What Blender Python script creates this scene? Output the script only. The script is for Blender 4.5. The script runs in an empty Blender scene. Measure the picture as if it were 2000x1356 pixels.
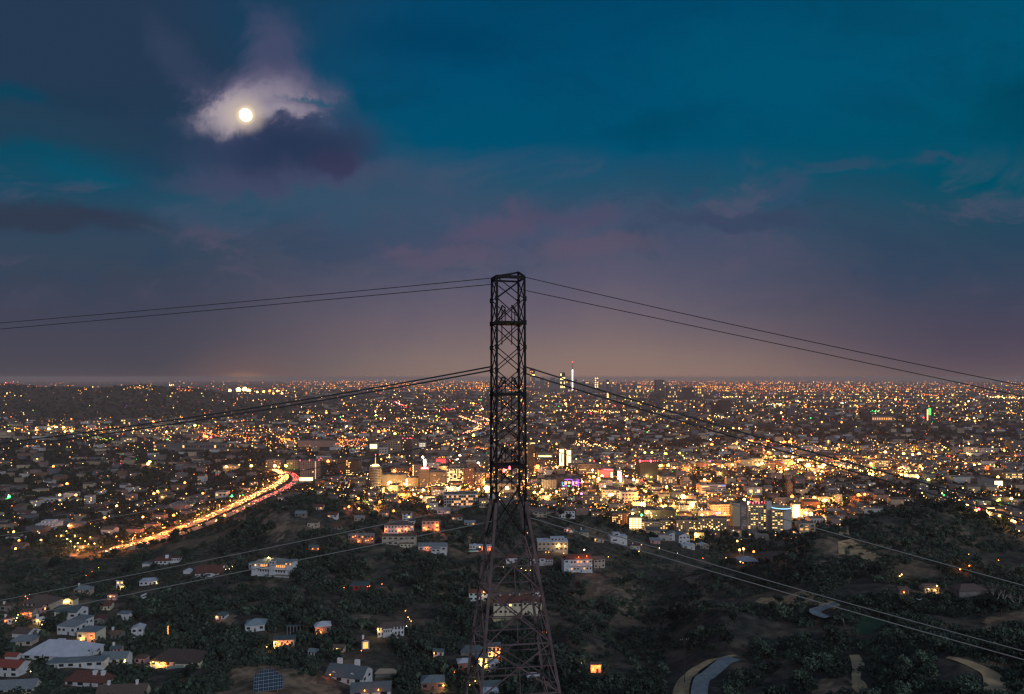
import bpy, math, random
import numpy as np
from mathutils import Vector, Matrix, noise
R = math.radians
random.seed(11); rng = np.random.default_rng(11)
S = bpy.context.scene; COL = S.collection

# ------------------------------------------------------------------ camera, sky, sun, exposure
F = 1333.0; CZ = 220.0; HY = 737.0          # focal length in photo pixels, eye height, horizon row
cam = bpy.data.cameras.new('camera'); cam.sensor_width = 36; cam.lens = 24
cam.shift_y = (HY - 678) / 2000; cam.clip_start = 0.5; cam.clip_end = 300000
co = bpy.data.objects.new('camera', cam); COL.objects.link(co)
co.location = (0, 0, CZ); co.rotation_euler = (R(90), 0, 0); S.camera = co
S.view_settings.view_transform = 'Standard'; S.view_settings.look = 'None'
S.view_settings.exposure = 0; S.view_settings.gamma = 1
cy = S.cycles
cy.max_bounces = 3; cy.diffuse_bounces = 1; cy.glossy_bounces = 1; cy.volume_bounces = 0
cy.transparent_max_bounces = 4; cy.sample_clamp_indirect = 1.5; cy.use_denoising = True
cy.filter_width = 1.35; cy.caustics_reflective = False; cy.caustics_refractive = False

def lin(r, g, b):
    f = lambda c: (c/255/12.92) if c/255 <= .04045 else ((c/255+.055)/1.055)**2.4
    return (f(r), f(g), f(b), 1)

class NT:
    """tiny expression builder for shader maths"""
    def __init__(s, nt): s.nt = nt
    def new(s, t, **k):
        n = s.nt.nodes.new(t)
        for a, b in k.items(): setattr(n, a, b)
        return n
    def m(s, op, a, b=None, c=None):
        n = s.new('ShaderNodeMath', operation=op)
        for i, v in enumerate((a, b, c)):
            if v is None: continue
            if isinstance(v, (int, float)): n.inputs[i].default_value = v
            else: s.nt.links.new(v, n.inputs[i])
        return n.outputs[0]
    def smooth(s, v, lo, hi):
        n = s.new('ShaderNodeMapRange', interpolation_type='SMOOTHSTEP')
        s.nt.links.new(v, n.inputs[0]); n.inputs[1].default_value = lo; n.inputs[2].default_value = hi
        return n.outputs[0]
    def mix(s, f, a, b):
        n = s.new('ShaderNodeMix', data_type='RGBA')
        for i, v in ((0, f), (6, a), (7, b)):
            if isinstance(v, (int, float, tuple)): n.inputs[i].default_value = v
            else: s.nt.links.new(v, n.inputs[i])
        return n.outputs[2]
    def ramp(s, v, pts):
        n = s.new('ShaderNodeValToRGB'); e = n.color_ramp.elements
        while len(e) > 1: e.remove(e[0])
        e[0].position = pts[0][0]; e[0].color = pts[0][1]
        for p, c in pts[1:]:
            q = e.new(p); q.color = c
        s.nt.links.new(v, n.inputs[0]); return n.outputs[0]
    def noise(s, vec, scale, detail=4, rough=.55, dist=0):
        n = s.new('ShaderNodeTexNoise'); n.inputs['Scale'].default_value = scale
        n.inputs['Detail'].default_value = detail; n.inputs['Roughness'].default_value = rough
        n.inputs['Distortion'].default_value = dist
        if vec is not None: s.nt.links.new(vec, n.inputs['Vector'])
        return n.outputs[0]

def build_world():
    w = bpy.data.worlds.new('World'); S.world = w; w.use_nodes = True
    nt = w.node_tree; nt.nodes.clear(); g = NT(nt)
    tc = g.new('ShaderNodeTexCoord'); vec = tc.outputs['Generated']
    sep = g.new('ShaderNodeSeparateXYZ'); nt.links.new(vec, sep.inputs[0])
    x, y, z = sep.outputs
    yc = g.m('MAXIMUM', y, .12)
    u = g.m('ADD', g.m('MULTIPLY', g.m('DIVIDE', x, yc), 1.333), 1.0)      # heading
    v = g.m('SUBTRACT', .737, g.m('MULTIPLY', g.m('DIVIDE', z, yc), 1.333)) # height in the sky
    n1 = g.noise(vec, 5.5, 8, .62); n2 = g.noise(vec, 10.0, 8, .66, .5); n3 = g.noise(vec, 2.6, 3, .5)
    def wob(base, n, amp): return g.m('ADD', base, g.m('MULTIPLY', g.m('SUBTRACT', n, .5), amp))
    uw = wob(wob(u, n2, .20), n3, .1); vw = wob(wob(v, n1, .17), n2, .09)
    V = [0, .15, .28, .36, .42, .48, .54, .60, .66, .70, .745]
    def col(cs): return [(a, lin(*c)) for a, c in zip(V, cs)]
    left = g.ramp(v, col([(36,58,84),(26,62,88),(8,74,98),(22,74,98),(44,68,90),(52,70,90),(58,68,87),(64,68,86),(70,70,85),(74,72,84),(80,75,83)]))
    cen = g.ramp(wob(v, n1, .10), col([(0,70,106),(0,76,112),(0,80,112),(38,80,106),(66,80,106),(76,82,106),(88,87,108),(104,95,109),(119,104,109),(128,111,110),(134,113,107)]))
    rig = g.ramp(wob(v, n1, .07), col([(0,80,110),(0,82,112),(0,80,106),(0,78,100),(32,72,94),(46,70,92),(56,69,91),(66,69,89),(76,71,89),(86,76,90),(99,85,92)]))
    c = g.mix(g.smooth(u, .25, .95), left, cen)
    c = g.mix(g.smooth(wob(u, n3, .3), 1.15, 1.95), c, rig)
    sc = g.new('ShaderNodeCombineXYZ'); nt.links.new(g.m('MULTIPLY', u, 3.2), sc.inputs[0]); nt.links.new(g.m('MULTIPLY', wob(v, n1, .12), 7.5), sc.inputs[1])
    n4 = g.noise(sc.outputs[0], 1.0, 9, .62, .6)
    lay = g.smooth(n4, .50, .66); band = g.m('MULTIPLY', g.smooth(v, .26, .40), g.smooth(v, .66, .5))
    c = g.mix(g.m('MULTIPLY', g.m('MULTIPLY', lay, band), .42), c, lin(94, 84, 108))
    c = g.mix(g.m('MULTIPLY', g.m('MULTIPLY', g.smooth(n4, .48, .36), band), .35), c, lin(40, 66, 92))
    up = g.m('MULTIPLY', g.smooth(v, .34, .2), .30)
    c = g.mix(g.m('MULTIPLY', g.smooth(n4, .46, .64), up), c, lin(6, 62, 88))
    def blob(c, px, py, rx, ry, rgb, a=1.0, soft=(.45, 1.25), warp=True, rot=0):
        U, W = (uw, vw) if warp else (u, v)
        du = g.m('SUBTRACT', U, px/1000); dv = g.m('SUBTRACT', W, py/1000)
        if rot:
            cs, sn = math.cos(R(rot)), math.sin(R(rot))
            du, dv = (g.m('ADD', g.m('MULTIPLY', du, cs), g.m('MULTIPLY', dv, sn)),
                      g.m('SUBTRACT', g.m('MULTIPLY', dv, cs), g.m('MULTIPLY', du, sn)))
        du = g.m('DIVIDE', du, rx/1000); dv = g.m('DIVIDE', dv, ry/1000)
        d = g.m('SQRT', g.m('ADD', g.m('MULTIPLY', du, du), g.m('MULTIPLY', dv, dv)))
        f = g.m('MULTIPLY', g.m('SUBTRACT', 1.0, g.smooth(d, *soft)), a)
        return g.mix(f, c, lin(*rgb))
    c = blob(c, 850, 70, 190, 66, (0, 60, 94), .6, (.1, 1.3))
    c = blob(c, 1270, 245, 120, 34, (0, 68, 96), .55, (.1, 1.3))
    c = blob(c, 2010, 210, 130, 100, (0, 62, 84), .6, (.1, 1.3))
    c = blob(c, 1500, 130, 300, 90, (0, 84, 116), .5)
    c = blob(c, 120, 90, 330, 150, (38, 57, 82), .9)
    c = blob(c, 330, 200, 210, 150, (38, 57, 82), .8)
    c = blob(c, 350, 110, 40, 110, (52, 66, 94), .7, (.1, 1.3), True, -38)
    c = blob(c, 140, 180, 200, 40, (30, 58, 80), .6, (.1, 1.3))
    c = blob(c, 30, 190, 60, 40, (2, 68, 92), .7)
    c = blob(c, 60, 250, 260, 50, (36, 62, 84), .8)
    c = blob(c, 180, 345, 110, 26, (4, 82, 108), .5, (.1, 1.3))
    c = blob(c, 60, 440, 250, 34, (50, 56, 76), .75)
    c = blob(c, 520, 400, 330, 50, (38, 80, 104), .6)
    c = blob(c, 570, 345, 260, 40, (70, 74, 102), .8)
    c = blob(c, 800, 400, 200, 90, (62, 80, 106), .5)
    c = blob(c, 545, 110, 88, 110, (70, 76, 106), .85, (.3, 1.2))
    c = blob(c, 520, 200, 160, 90, (92, 88, 116), .8, (.3, 1.2))
    c = blob(c, 560, 290, 215, 82, (58, 66, 96), .9, (.35, 1.25))
    c = blob(c, 578, 290, 190, 60, (38, 54, 82), .9, (.15, 1.25))
    c = blob(c, 660, 320, 60, 30, (56, 54, 84), .6)
    c = blob(c, 500, 200, 150, 58, (112, 106, 132), .9, (.3, 1.2), True, -10)
    c = blob(c, 495, 205, 122, 46, (150, 140, 154), .9, (.2, 1.2), True, -8)
    c = blob(c, 455, 215, 80, 40, (172, 160, 166), .9, (.2, 1.2), True, -14)
    c = blob(c, 560, 222, 70, 14, (150, 142, 156), .8, (.2, 1.2), True, -4)
    c = blob(c, 610, 197, 50, 10, (30, 84, 110), .8, (.2, 1.2))
    c = blob(c, 480, 225, 50, 42, (212, 192, 172), .85, (.0, 1.1), False)
    c = blob(c, 480, 225, 21, 21, (255, 232, 190), .9, (.4, 1.1), False)
    c = blob(c, 960, 425, 170, 44, (90, 78, 104), .65, (.2, 1.2), True, -12)
    c = blob(c, 1140, 412, 70, 26, (80, 76, 103), .55)
    c = blob(c, 1170, 480, 130, 30, (96, 84, 105), .55)
    c = blob(c, 860, 490, 130, 28, (92, 82, 105), .6)
    c = blob(c, 1440, 420, 180, 22, (58, 68, 96), .6)
    c = blob(c, 1540, 372, 60, 24, (48, 76, 104), .8)
    c = blob(c, 1380, 370, 30, 14, (48, 74, 102), .8)
    c = blob(c, 1650, 328, 80, 15, (44, 76, 102), .7)
    c = blob(c, 1830, 316, 60, 13, (44, 76, 102), .7)
    c = blob(c, 480, 752, 170, 90, (118, 92, 92), .6, (.0, 1.1), False)
    c = blob(c, 478, 758, 70, 36, (190, 140, 100), .8, (.0, 1.1), False)
    c = blob(c, 1250, 750, 620, 110, (150, 122, 108), .55, (.0, 1.1), False)
    # afterglow of the west sky behind the viewer, and dark ground haze below the horizon
    back = g.mix(g.smooth(z, -.02, .7), (.34, .31, .35, 1), (.16, .20, .30, 1))
    c = g.mix(g.smooth(y, .25, -.25), c, back)
    gr_ = g.new('ShaderNodeTexWhiteNoise', noise_dimensions='3D')
    qv = g.new('ShaderNodeVectorMath', operation='SNAP'); nt.links.new(vec, qv.inputs[0]); qv.inputs[1].default_value = (.0016, .0016, .0016)
    nt.links.new(qv.outputs[0], gr_.inputs[0])
    c = g.mix(g.smooth(z, -.012, -.05), c, lin(70, 62, 62))
    bg = g.new('ShaderNodeBackground'); nt.links.new(c, bg.inputs[0]); bg.inputs[1].default_value = 1.0
    out = g.new('ShaderNodeOutputWorld'); nt.links.new(bg.outputs[0], out.inputs[0])
    w.cycles.sampling_method = 'MANUAL'; w.cycles.sample_map_resolution = 256
build_world()
sun = bpy.data.lights.new('sun', 'SUN'); sun.energy = 1.15; sun.angle = R(14); sun.color = (.86, .93, 1.0)
so = bpy.data.objects.new('sun', sun); COL.objects.link(so)
so.rotation_euler = Vector((-.85, 1, -.62)).to_track_quat('-Z', 'Y').to_euler()

# ------------------------------------------------------------------ materials
MATS = {}
def mat(name, rgb, rough=.8, var=.0, scale=.5, metal=0, rgb2=None, obj_random=False):
    if name in MATS: return MATS[name]
    m = bpy.data.materials.new(name); m.use_nodes = True; nt = m.node_tree; g = NT(nt)
    b = nt.nodes['Principled BSDF']; b.inputs['Roughness'].default_value = rough; b.inputs['Metallic'].default_value = metal
    b.inputs['Specular IOR Level'].default_value = .25
    c = tuple(rgb) + (1,)
    if rgb2 or var:
        c2 = tuple(rgb2) + (1,) if rgb2 else tuple(max(0, k*(1-var)) for k in rgb) + (1,)
        geo = g.new('ShaderNodeNewGeometry')
        n = g.noise(geo.outputs['Position'], scale, 5, .6)
        f = g.smooth(n, .36, .64)
        if obj_random:
            oi = g.new('ShaderNodeObjectInfo'); f = g.m('MULTIPLY', g.m('ADD', f, oi.outputs['Random']), .5)
        nt.links.new(g.mix(f, c, c2), b.inputs['Base Color'])
    else: b.inputs['Base Color'].default_value = c
    MATS[name] = m; return m
def emit(name, rgb, s, sampled=False, var=0):
    if name in MATS: return MATS[name]
    m = bpy.data.materials.new(name); m.use_nodes = True; nt = m.node_tree; nt.nodes.clear()
    e = nt.nodes.new('ShaderNodeEmission'); o = nt.nodes.new('ShaderNodeOutputMaterial')
    e.inputs[0].default_value = tuple(rgb) + (1,); e.inputs[1].default_value = s
    nt.links.new(e.outputs[0], o.inputs[0])
    m.cycles.emission_sampling = 'FRONT' if sampled else 'NONE'
    MATS[name] = m; return m
LC = {'y': (1, .46, .09), 'o': (1, .19, .025), 'w': (1, .82, .58), 'g': (.66, .85, .08), 'r': (1, .06, .08),
      'G': (.05, 1, .2), 'b': (.15, .35, 1), 'p': (.6, .15, 1), 'Y': (1, .60, .17), 'd': (1, .31, .055)}
GLOW = {k: emit('lamp_glow_'+n, LC[k], 14) for k, n in dict(y='yellow', o='orange', w='white', g='yellow_green', r='red', G='green', b='blue', p='violet', Y='gold', d='amber').items()}
FAR = {k: emit('far_light_'+n, LC[k], s) for k, n, s in (('y','yellow',4.5),('o','orange',5),('w','white',4),('g','yellow_green',3.2),('r','red',4),('G','green',3),('b','blue',3),('p','violet',2.5),('Y','gold',9),('d','amber',5))}
DIM = {k: emit('dim_light_'+n, LC[k], s) for k, n, s in (('y','yellow',1.7),('o','orange',2.0),('w','white',1.2),('g','yellow_green',1.3),('r','red',1.6),('d','amber',1.8))}
WIN = {'y': emit('lit_window_yellow', (1, .58, .18), 2.2), 'w': emit('lit_window_white', (1, .8, .55), 2.0), 'o': emit('lit_window_orange', (1, .40, .11), 1.5), 'Y': emit('lit_window_gold', (1, .66, .24), 4.5)}
M_glass = mat('dark_window_glass', (.02, .025, .03), .25)
M_leaf = mat('dark_foliage', (.012, .022, .017), .9, rgb2=(.042, .062, .045), scale=.35, obj_random=True)
M_leaf2 = mat('sage_foliage', (.026, .046, .034), .9, rgb2=(.125, .175, .120), scale=.45, obj_random=True)
M_bark = mat('bark', (.07, .055, .045), .95, .4, 2)
M_barkpale = mat('pale_bark', (.42, .37, .32), .9, .3, 2)
M_steel = mat('silhouette_dark_steel', (.012, .012, .013), .8, .3, 1)  # upper pylon: silhouette darkness against the sky put into the colour
M_steel_lit = mat('lit_pink_steel', (.125, .088, .092), .8, .35, .8)  # lower pylon: same steel, frontal light put into a paler pink colour
M_wire_d = mat('silhouette_dark_cable', (.05, .05, .05), .8)  # upper cables: backlit darkness put into the colour, unlike the lower ones
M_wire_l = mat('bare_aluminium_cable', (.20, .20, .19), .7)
M_asph = mat('asphalt', (.17, .20, .225), .9, .3, .4)
M_fwy = mat('freeway_concrete', (.34, .27, .22), .9, .3, .2)
M_sand = mat('sandy_dirt', (.50, .34, .19), .95, .35, .25)
M_lawn = mat('lawn_grass', (.034, .088, .046), .95, .3, .4)
M_white = mat('white_stucco', (.54, .54, .56), .85, .22, .5)
M_roofred = mat('clay_tile_roof', (.13, .055, .045), .9, .35, 1.2)
M_roofbr = mat('brown_shingle_roof', (.115, .082, .072), .9, .3, 1.2)
M_roofgr = mat('grey_shingle_roof', (.16, .19, .21), .85, .25, 1.2)
M_roofpale = mat('pale_membrane_roof', (.42, .44, .50), .8, .15, .3)
M_roofteal = mat('dark_slate_roof', (.075, .105, .115), .85, .25, 1.0)
M_chim = mat('white_chimney', (.65, .65, .64), .85, .1, 1)

# ------------------------------------------------------------------ mesh helpers
class MB:
    def __init__(s): s.v = []; s.f = []; s.mi = []
    def quad(s, a, b, c, d, mi=0):
        k = len(s.v); s.v += [tuple(a), tuple(b), tuple(c), tuple(d)]; s.f.append((k, k+1, k+2, k+3)); s.mi.append(mi)
    def poly(s, pts, mi=0):
        k = len(s.v); s.v += [tuple(p) for p in pts]; s.f.append(tuple(range(k, k+len(pts)))); s.mi.append(mi)
    def box(s, x0, x1, y0, y1, z0, z1, mi=0, rot=0, o=(0, 0)):
        k = len(s.v); c, n = math.cos(rot), math.sin(rot)
        for z in (z0, z1):
            for x, y in ((x0, y0), (x1, y0), (x1, y1), (x0, y1)):
                s.v.append((o[0]+x*c-y*n, o[1]+x*n+y*c, z))
        for f in ((3,2,1,0),(4,5,6,7),(0,1,5,4),(1,2,6,5),(2,3,7,6),(3,0,4,7)):
            s.f.append(tuple(k+i for i in f)); s.mi.append(mi)
    def bar(s, a, b, w, h=None, mi=0, L=False):
        a = Vector(a); b = Vector(b); d = (b-a)
        if d.length < 1e-6: return
        d.normalize(); up = Vector((0, 0, 1)) if abs(d.z) < .95 else Vector((0, 1, 0))
        x = d.cross(up).normalized(); y = x.cross(d); h = h or w
        k = len(s.v)
        for p in (a, b):
            for i, j in ((-1, -1), (1, -1), (1, 1), (-1, 1)): s.v.append(tuple(p + x*i*w/2 + y*j*h/2))
        for f in ((3,2,1,0),(4,5,6,7),(0,1,5,4),(1,2,6,5),(2,3,7,6),(3,0,4,7)):
            s.f.append(tuple(k+i for i in f)); s.mi.append(mi)
    def cyl(s, cx, cy_, z0, z1, r0, r1=None, n=12, mi=0, cap=True, a0=0):
        r1 = r0 if r1 is None else r1; k = len(s.v)
        for z, r in ((z0, r0), (z1, r1)):
            for i in range(n):
                a = a0+2*math.pi*i/n; s.v.append((cx+r*math.cos(a), cy_+r*math.sin(a), z))
        for i in range(n):
            j = (i+1) % n; s.f.append((k+i, k+j, k+n+j, k+n+i)); s.mi.append(mi)
        if cap:
            s.f.append(tuple(k+n+i for i in range(n))); s.mi.append(mi)
            s.f.append(tuple(k+n-1-i for i in range(n))); s.mi.append(mi)
    def octa(s, p, r, mi=0):
        k = len(s.v); x, y, z = p
        s.v += [(x+r,y,z),(x,y+r,z),(x-r,y,z),(x,y-r,z),(x,y,z+r),(x,y,z-r)]
        for f in ((0,1,4),(1,2,4),(2,3,4),(3,0,4),(1,0,5),(2,1,5),(3,2,5),(0,3,5)):
            s.f.append(tuple(k+i for i in f)); s.mi.append(mi)
    def mesh(s, name, mats):
        me = bpy.data.meshes.new(name); me.from_pydata(s.v, [], s.f)
        for m in (mats if isinstance(mats, (list, tuple)) else [mats]): me.materials.append(m)
        if any(s.mi): me.polygons.foreach_set('material_index', s.mi)
        me.update(); return me
    def build(s, name, mats, parent=None, loc=None):
        return link(name, s.mesh(name, mats), parent, loc)
def link(name, data, parent=None, loc=None, scale=None):
    o = bpy.data.objects.new(name, data); COL.objects.link(o)
    if parent is not None: o.parent = parent
    if loc is not None: o.location = loc
    if scale is not None: o.scale = scale
    return o
def tag(o, label, cat, group=None, kind=None):
    if label: o['label'] = label
    if cat: o['category'] = cat
    if group: o['group'] = group
    if kind: o['kind'] = kind
    return o
def thing(name, label, cat, loc, rz=0, group=None):
    o = bpy.data.objects.new(name, None); COL.objects.link(o); o.location = loc; o.rotation_euler = (0, 0, rz)
    o.empty_display_size = .5
    return tag(o, label, cat, group)
def np_mesh(name, verts, faces, mats, mi=None):
    me = bpy.data.meshes.new(name); n = len(faces); k = faces.shape[1]
    me.vertices.add(len(verts)); me.vertices.foreach_set('co', verts.astype(np.float32).ravel())
    me.loops.add(n*k); me.loops.foreach_set('vertex_index', faces.astype(np.int32).ravel())
    me.polygons.add(n); me.polygons.foreach_set('loop_start', np.arange(0, n*k, k, dtype=np.int32))
    me.polygons.foreach_set('loop_total', np.full(n, k, dtype=np.int32))
    for m in mats: me.materials.append(m)
    if mi is not None: me.polygons.foreach_set('material_index', np.asarray(mi, dtype=np.int32))
    me.update(calc_edges=True); me.validate(); return me

# ------------------------------------------------------------------ terrain
# slope profiles by heading: (distance, row at which that slope point is seen)
COLS = {
 -300: [(60,1560),(330,1390),(430,1260),(540,1170),(680,1100),(900,1062)],
 0:    [(60,1560),(330,1380),(430,1250),(540,1168),(680,1108),(900,1062)],
 250:  [(60,1560),(340,1375),(460,1245),(600,1150),(760,1085),(900,1062)],
 420:  [(60,1560),(330,1365),(450,1235),(600,1142),(740,1062),(830,1040)],
 560:  [(60,1560),(300,1375),(350,1330),(560,1150),(700,1020),(790,962)],
 750:  [(60,1560),(330,1372),(450,1235),(600,1130),(700,1055),(820,988)],
 1000: [(60,1560),(330,1372),(450,1235),(580,1150),(720,1060),(860,990)],
 1130: [(60,1560),(320,1372),(440,1240),(560,1170),(700,1075),(850,1005)],
 1270: [(60,1560),(290,1385),(400,1285),(500,1205),(640,1125),(850,1052)],
 1450: [(60,1560),(270,1385),(360,1270),(450,1180),(540,1125),(640,1096)],
 1580: [(60,1560),(245,1385),(340,1265),(420,1160),(480,1100),(560,1046)],
 1680: [(60,1560),(235,1385),(330,1255),(410,1150),(480,1075),(560,1004)],
 1790: [(60,1560),(225,1385),(320,1250),(410,1145),(490,1060),(570,985)],
 1900: [(60,1560),(215,1385),(310,1240),(400,1150),(480,1080),(570,1004)],
 2010: [(60,1560),(205,1385),(300,1240),(400,1150),(470,1100),(560,1040)],
 2300: [(60,1560),(200,1385),(300,1260),(400,1190),(470,1150),(560,1110)],
}
PXG = np.arange(-1400, 3401, 20.0); YG = np.arange(0, 1401, 5.0)
def _table():
    ks = sorted(COLS); prof = []
    for k in ks:
        pts = [(0, CZ-14.0)] + [(y, CZ-(p-HY)*y/F) for y, p in COLS[k]]
        yl, zl = pts[-1]
        pts += [(yl+max(60, zl*1.6), max(0, zl*.12)), (yl+max(120, zl*2.6), 0), (3000, 0)]
        prof.append(np.interp(YG, [p[0] for p in pts], [p[1] for p in pts]))
    prof = np.array(prof); T = np.empty((len(PXG), len(YG)))
    for j in range(len(YG)): T[:, j] = np.interp(PXG, ks, prof[:, j])
    for ax, n in ((0, 3), (1, 7)):
        ker = np.ones(n)/n; T = np.apply_along_axis(lambda a: np.convolve(np.pad(a, n//2, mode='edge'), ker, 'valid'), ax, T)
    return T
TAB = _table()
def _wave(x, y):
    """rolling gullies"""
    return (np.sin(x*.031+1.3*np.sin(y*.017))*np.sin(y*.041+.8*np.sin(x*.023)) * 4.2
            + np.sin(x*.083+y*.047)*np.sin(y*.097-x*.037+1.1) * 1.9 + np.sin(x*.21+.6)*np.sin(y*.19+x*.07) * .35)
def height(x, y):
    x = np.asarray(x, float); y = np.asarray(y, float); ys = np.maximum(y, 8)
    px = np.clip(1000+F*x/ys, PXG[0], PXG[-1]-.01); yy = np.clip(y, 0, 1399.9)
    i = (px-PXG[0])/20; j = yy/5; i0 = np.floor(i).astype(int); j0 = np.floor(j).astype(int); a = i-i0; b = j-j0
    i1 = np.minimum(i0+1, len(PXG)-1); j1 = np.minimum(j0+1, len(YG)-1)
    z = TAB[i0, j0]*(1-a)*(1-b)+TAB[i1, j0]*a*(1-b)+TAB[i0, j1]*(1-a)*b+TAB[i1, j1]*a*b
    z = z + _wave(x, y)*np.clip(z/40, 0, 1)*np.clip((y-80)/150, 0, 1)
    mk = np.clip((px-1110)/90, 0, 1)*np.clip((1660-px)/120, 0, 1)*np.clip((y-330)/80, 0, 1)*np.clip((640-y)/90, 0, 1)
    z = z + mk*(11*(1-np.abs(np.sin(x*.034-y*.010+.35*np.sin(y*.03))))-6.5+2.2*np.abs(np.sin(x*.09+y*.05)))
    s = np.clip((620-px)/350, 0, 1); s = s*s*(3-2*s)
    z = z + s*147*np.exp(-((y-5600)/1250.)**2)*(1+.10*np.sin(x*.004)+.06*np.sin(x*.011+y*.003))
    return z
YS = np.concatenate([np.arange(90, 1500, 1.5), np.geomspace(1500, 60000, 900)])
def P(px, py, dz=0):
    """the ground point a photo pixel looks at"""
    xs = (px-1000)/F*YS; zr = CZ-(py-HY)*YS/F; h = height(xs, YS)
    k = np.nonzero(h >= zr)[0]
    k = int(k[0]) if len(k) else len(YS)-1
    if k > 0:
        a = (zr[k-1]-h[k-1]); b = (h[k]-zr[k]); t = a/(a+b) if a+b > 0 else 0
        y = YS[k-1]+(YS[k]-YS[k-1])*t
    else: y = YS[0]
    x = (px-1000)/F*y
    return Vector((x, y, float(height(x, y))+dz))
def H(x, y): return float(height(x, y))
def pix(p): return 1000+F*p[0]/p[1], HY-F*(p[2]-CZ)/p[1]

def build_ground():
    us = np.concatenate([np.linspace(-2.6, -.95, 40), np.linspace(-.93, .93, 520), np.linspace(.95, 2.6, 40)])
    ys = np.concatenate([[-300, 8], np.linspace(20, 180, 20), np.linspace(184, 1300, 380), np.geomspace(1310, 9000, 110), np.geomspace(9500, 37000, 30)])
    U, Y = np.meshgrid(us, ys); W = np.maximum(Y, 90.0); W[0, :] = 400
    X = U*W; Z = height(X, np.maximum(Y, 0)); Z[0, :] = 200
    V = np.stack([X, Y, Z], -1).reshape(-1, 3); n, m = U.shape
    idx = np.arange(n*m).reshape(n, m)
    Fc = np.stack([idx[:-1, :-1], idx[:-1, 1:], idx[1:, 1:], idx[1:, :-1]], -1).reshape(-1, 4)
    mt = bpy.data.materials.new('hillside_and_city_ground'); mt.use_nodes = True; nt = mt.node_tree; g = NT(nt)
    b = nt.nodes['Principled BSDF']; b.inputs['Roughness'].default_value = .95; b.inputs['Specular IOR Level'].default_value = .1
    geo = g.new('ShaderNodeNewGeometry'); pos = geo.outputs['Position']
    sp = g.new('ShaderNodeSeparateXYZ'); nt.links.new(pos, sp.inputs[0])
    n1 = g.noise(pos, .018, 6, .62); n2 = g.noise(pos, .16, 5, .65); n3 = g.noise(pos, .006, 4, .5)
    soil = g.mix(g.smooth(n2, .35, .68), (.022, .027, .023, 1), (.078, .068, .056, 1))
    dry = g.mix(g.smooth(n2, .3, .7), (.070, .055, .042, 1), (.150, .115, .082, 1))
    hill = g.mix(g.smooth(n1, .48, .58), soil, dry)
    flat = g.mix(g.smooth(n3, .4, .6), (.035, .033, .032, 1), (.075, .068, .062, 1))
    flat = g.mix(g.smooth(n1, .45, .6), flat, (.028, .032, .026, 1))
    f = g.smooth(sp.outputs[2], 2, 14)
    nt.links.new(g.mix(f, flat, hill), b.inputs['Base Color'])
    o = link('terrain', np_mesh('terrain', V, Fc, [mt])); tag(o, None, None, kind='structure')
    for p in o.data.polygons[:1]: pass
    o.data.polygons.foreach_set('use_smooth', [True]*len(o.data.polygons))
build_ground()

def ribbon(name, pxs, width, m, lift=.25, kind='structure', step=6.0, world=False):
    """a road or track laid over the ground along a line of ground points; width may vary"""
    pts = [Vector(p) if world else P(*p) for p in pxs]
    ws = width if isinstance(width, (list, tuple)) else [width]*len(pts)
    out = []; n = len(pts)
    for i in range(n-1):
        p0, p1, p2, p3 = pts[max(0, i-1)], pts[i], pts[i+1], pts[min(n-1, i+2)]
        k = max(2, int((p2-p1).length/step))
        for j in range(k + (1 if i == n-2 else 0)):
            t = j/k
            q = .5*((2*p1)+(p2-p0)*t+(2*p0-5*p1+4*p2-p3)*t*t+(3*p1-p0-3*p2+p3)*t**3)
            out.append((q, ws[i]*(1-t)+ws[i+1]*t))
    vs = []; fs = []; c = 9
    for i, (q, w) in enumerate(out):
        a = out[max(0, i-1)][0]; b = out[min(len(out)-1, i+1)][0]; d = (b-a); d.z = 0; d.normalize(); nrm = Vector((-d.y, d.x, 0))
        zz = max(H(*(q+nrm*w*s)[:2]) for s in (-.5, -.25, 0, .25, .5)) if name in ('road', 'freeway') else None
        for s in range(c):
            e = q+nrm*w*((s/(c-1))-.5)
            vs.append((e.x, e.y, (zz if zz is not None else H(e.x, e.y))+lift))
    for i in range(len(out)-1):
        for s in range(c-1): fs.append((i*c+s, i*c+s+1, (i+1)*c+s+1, (i+1)*c+s))
    o = link(name, np_mesh(name, np.array(vs), np.array(fs), [m])); tag(o, None, None, kind=kind)
    return [q for q, _ in out]

def patch(name, poly, m, lift=.2, step=4.0, rag=2.5, kind='structure'):
    """ground of another kind inside an outline, laid over the slope"""
    pts = [P(*p) for p in poly]; xs = [p.x for p in pts]; ys = [p.y for p in pts]
    def inside(x, y):
        c = False; n = len(pts)
        for i in range(n):
            a, b = pts[i], pts[i-1]
            if (a.y > y) != (b.y > y) and x < (b.x-a.x)*(y-a.y)/(b.y-a.y)+a.x: c = not c
        return c
    mb = MB(); x = min(xs)
    while x < max(xs):
        y = min(ys)
        while y < max(ys):
            cx = x+step/2; cyy = y+step/2
            ox = rag*noise.noise(Vector((cx*.11, cyy*.11, 0))); oy = rag*noise.noise(Vector((cx*.11, cyy*.11, 7)))
            if inside(cx+ox, cyy+oy):
                mb.quad(*[(a, b, H(a, b)+lift) for a, b in ((x, y), (x+step, y), (x+step, y+step), (x, y+step))])
            y += step
        x += step
    if mb.f: tag(mb.build(name, m), None, None, kind=kind)

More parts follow.
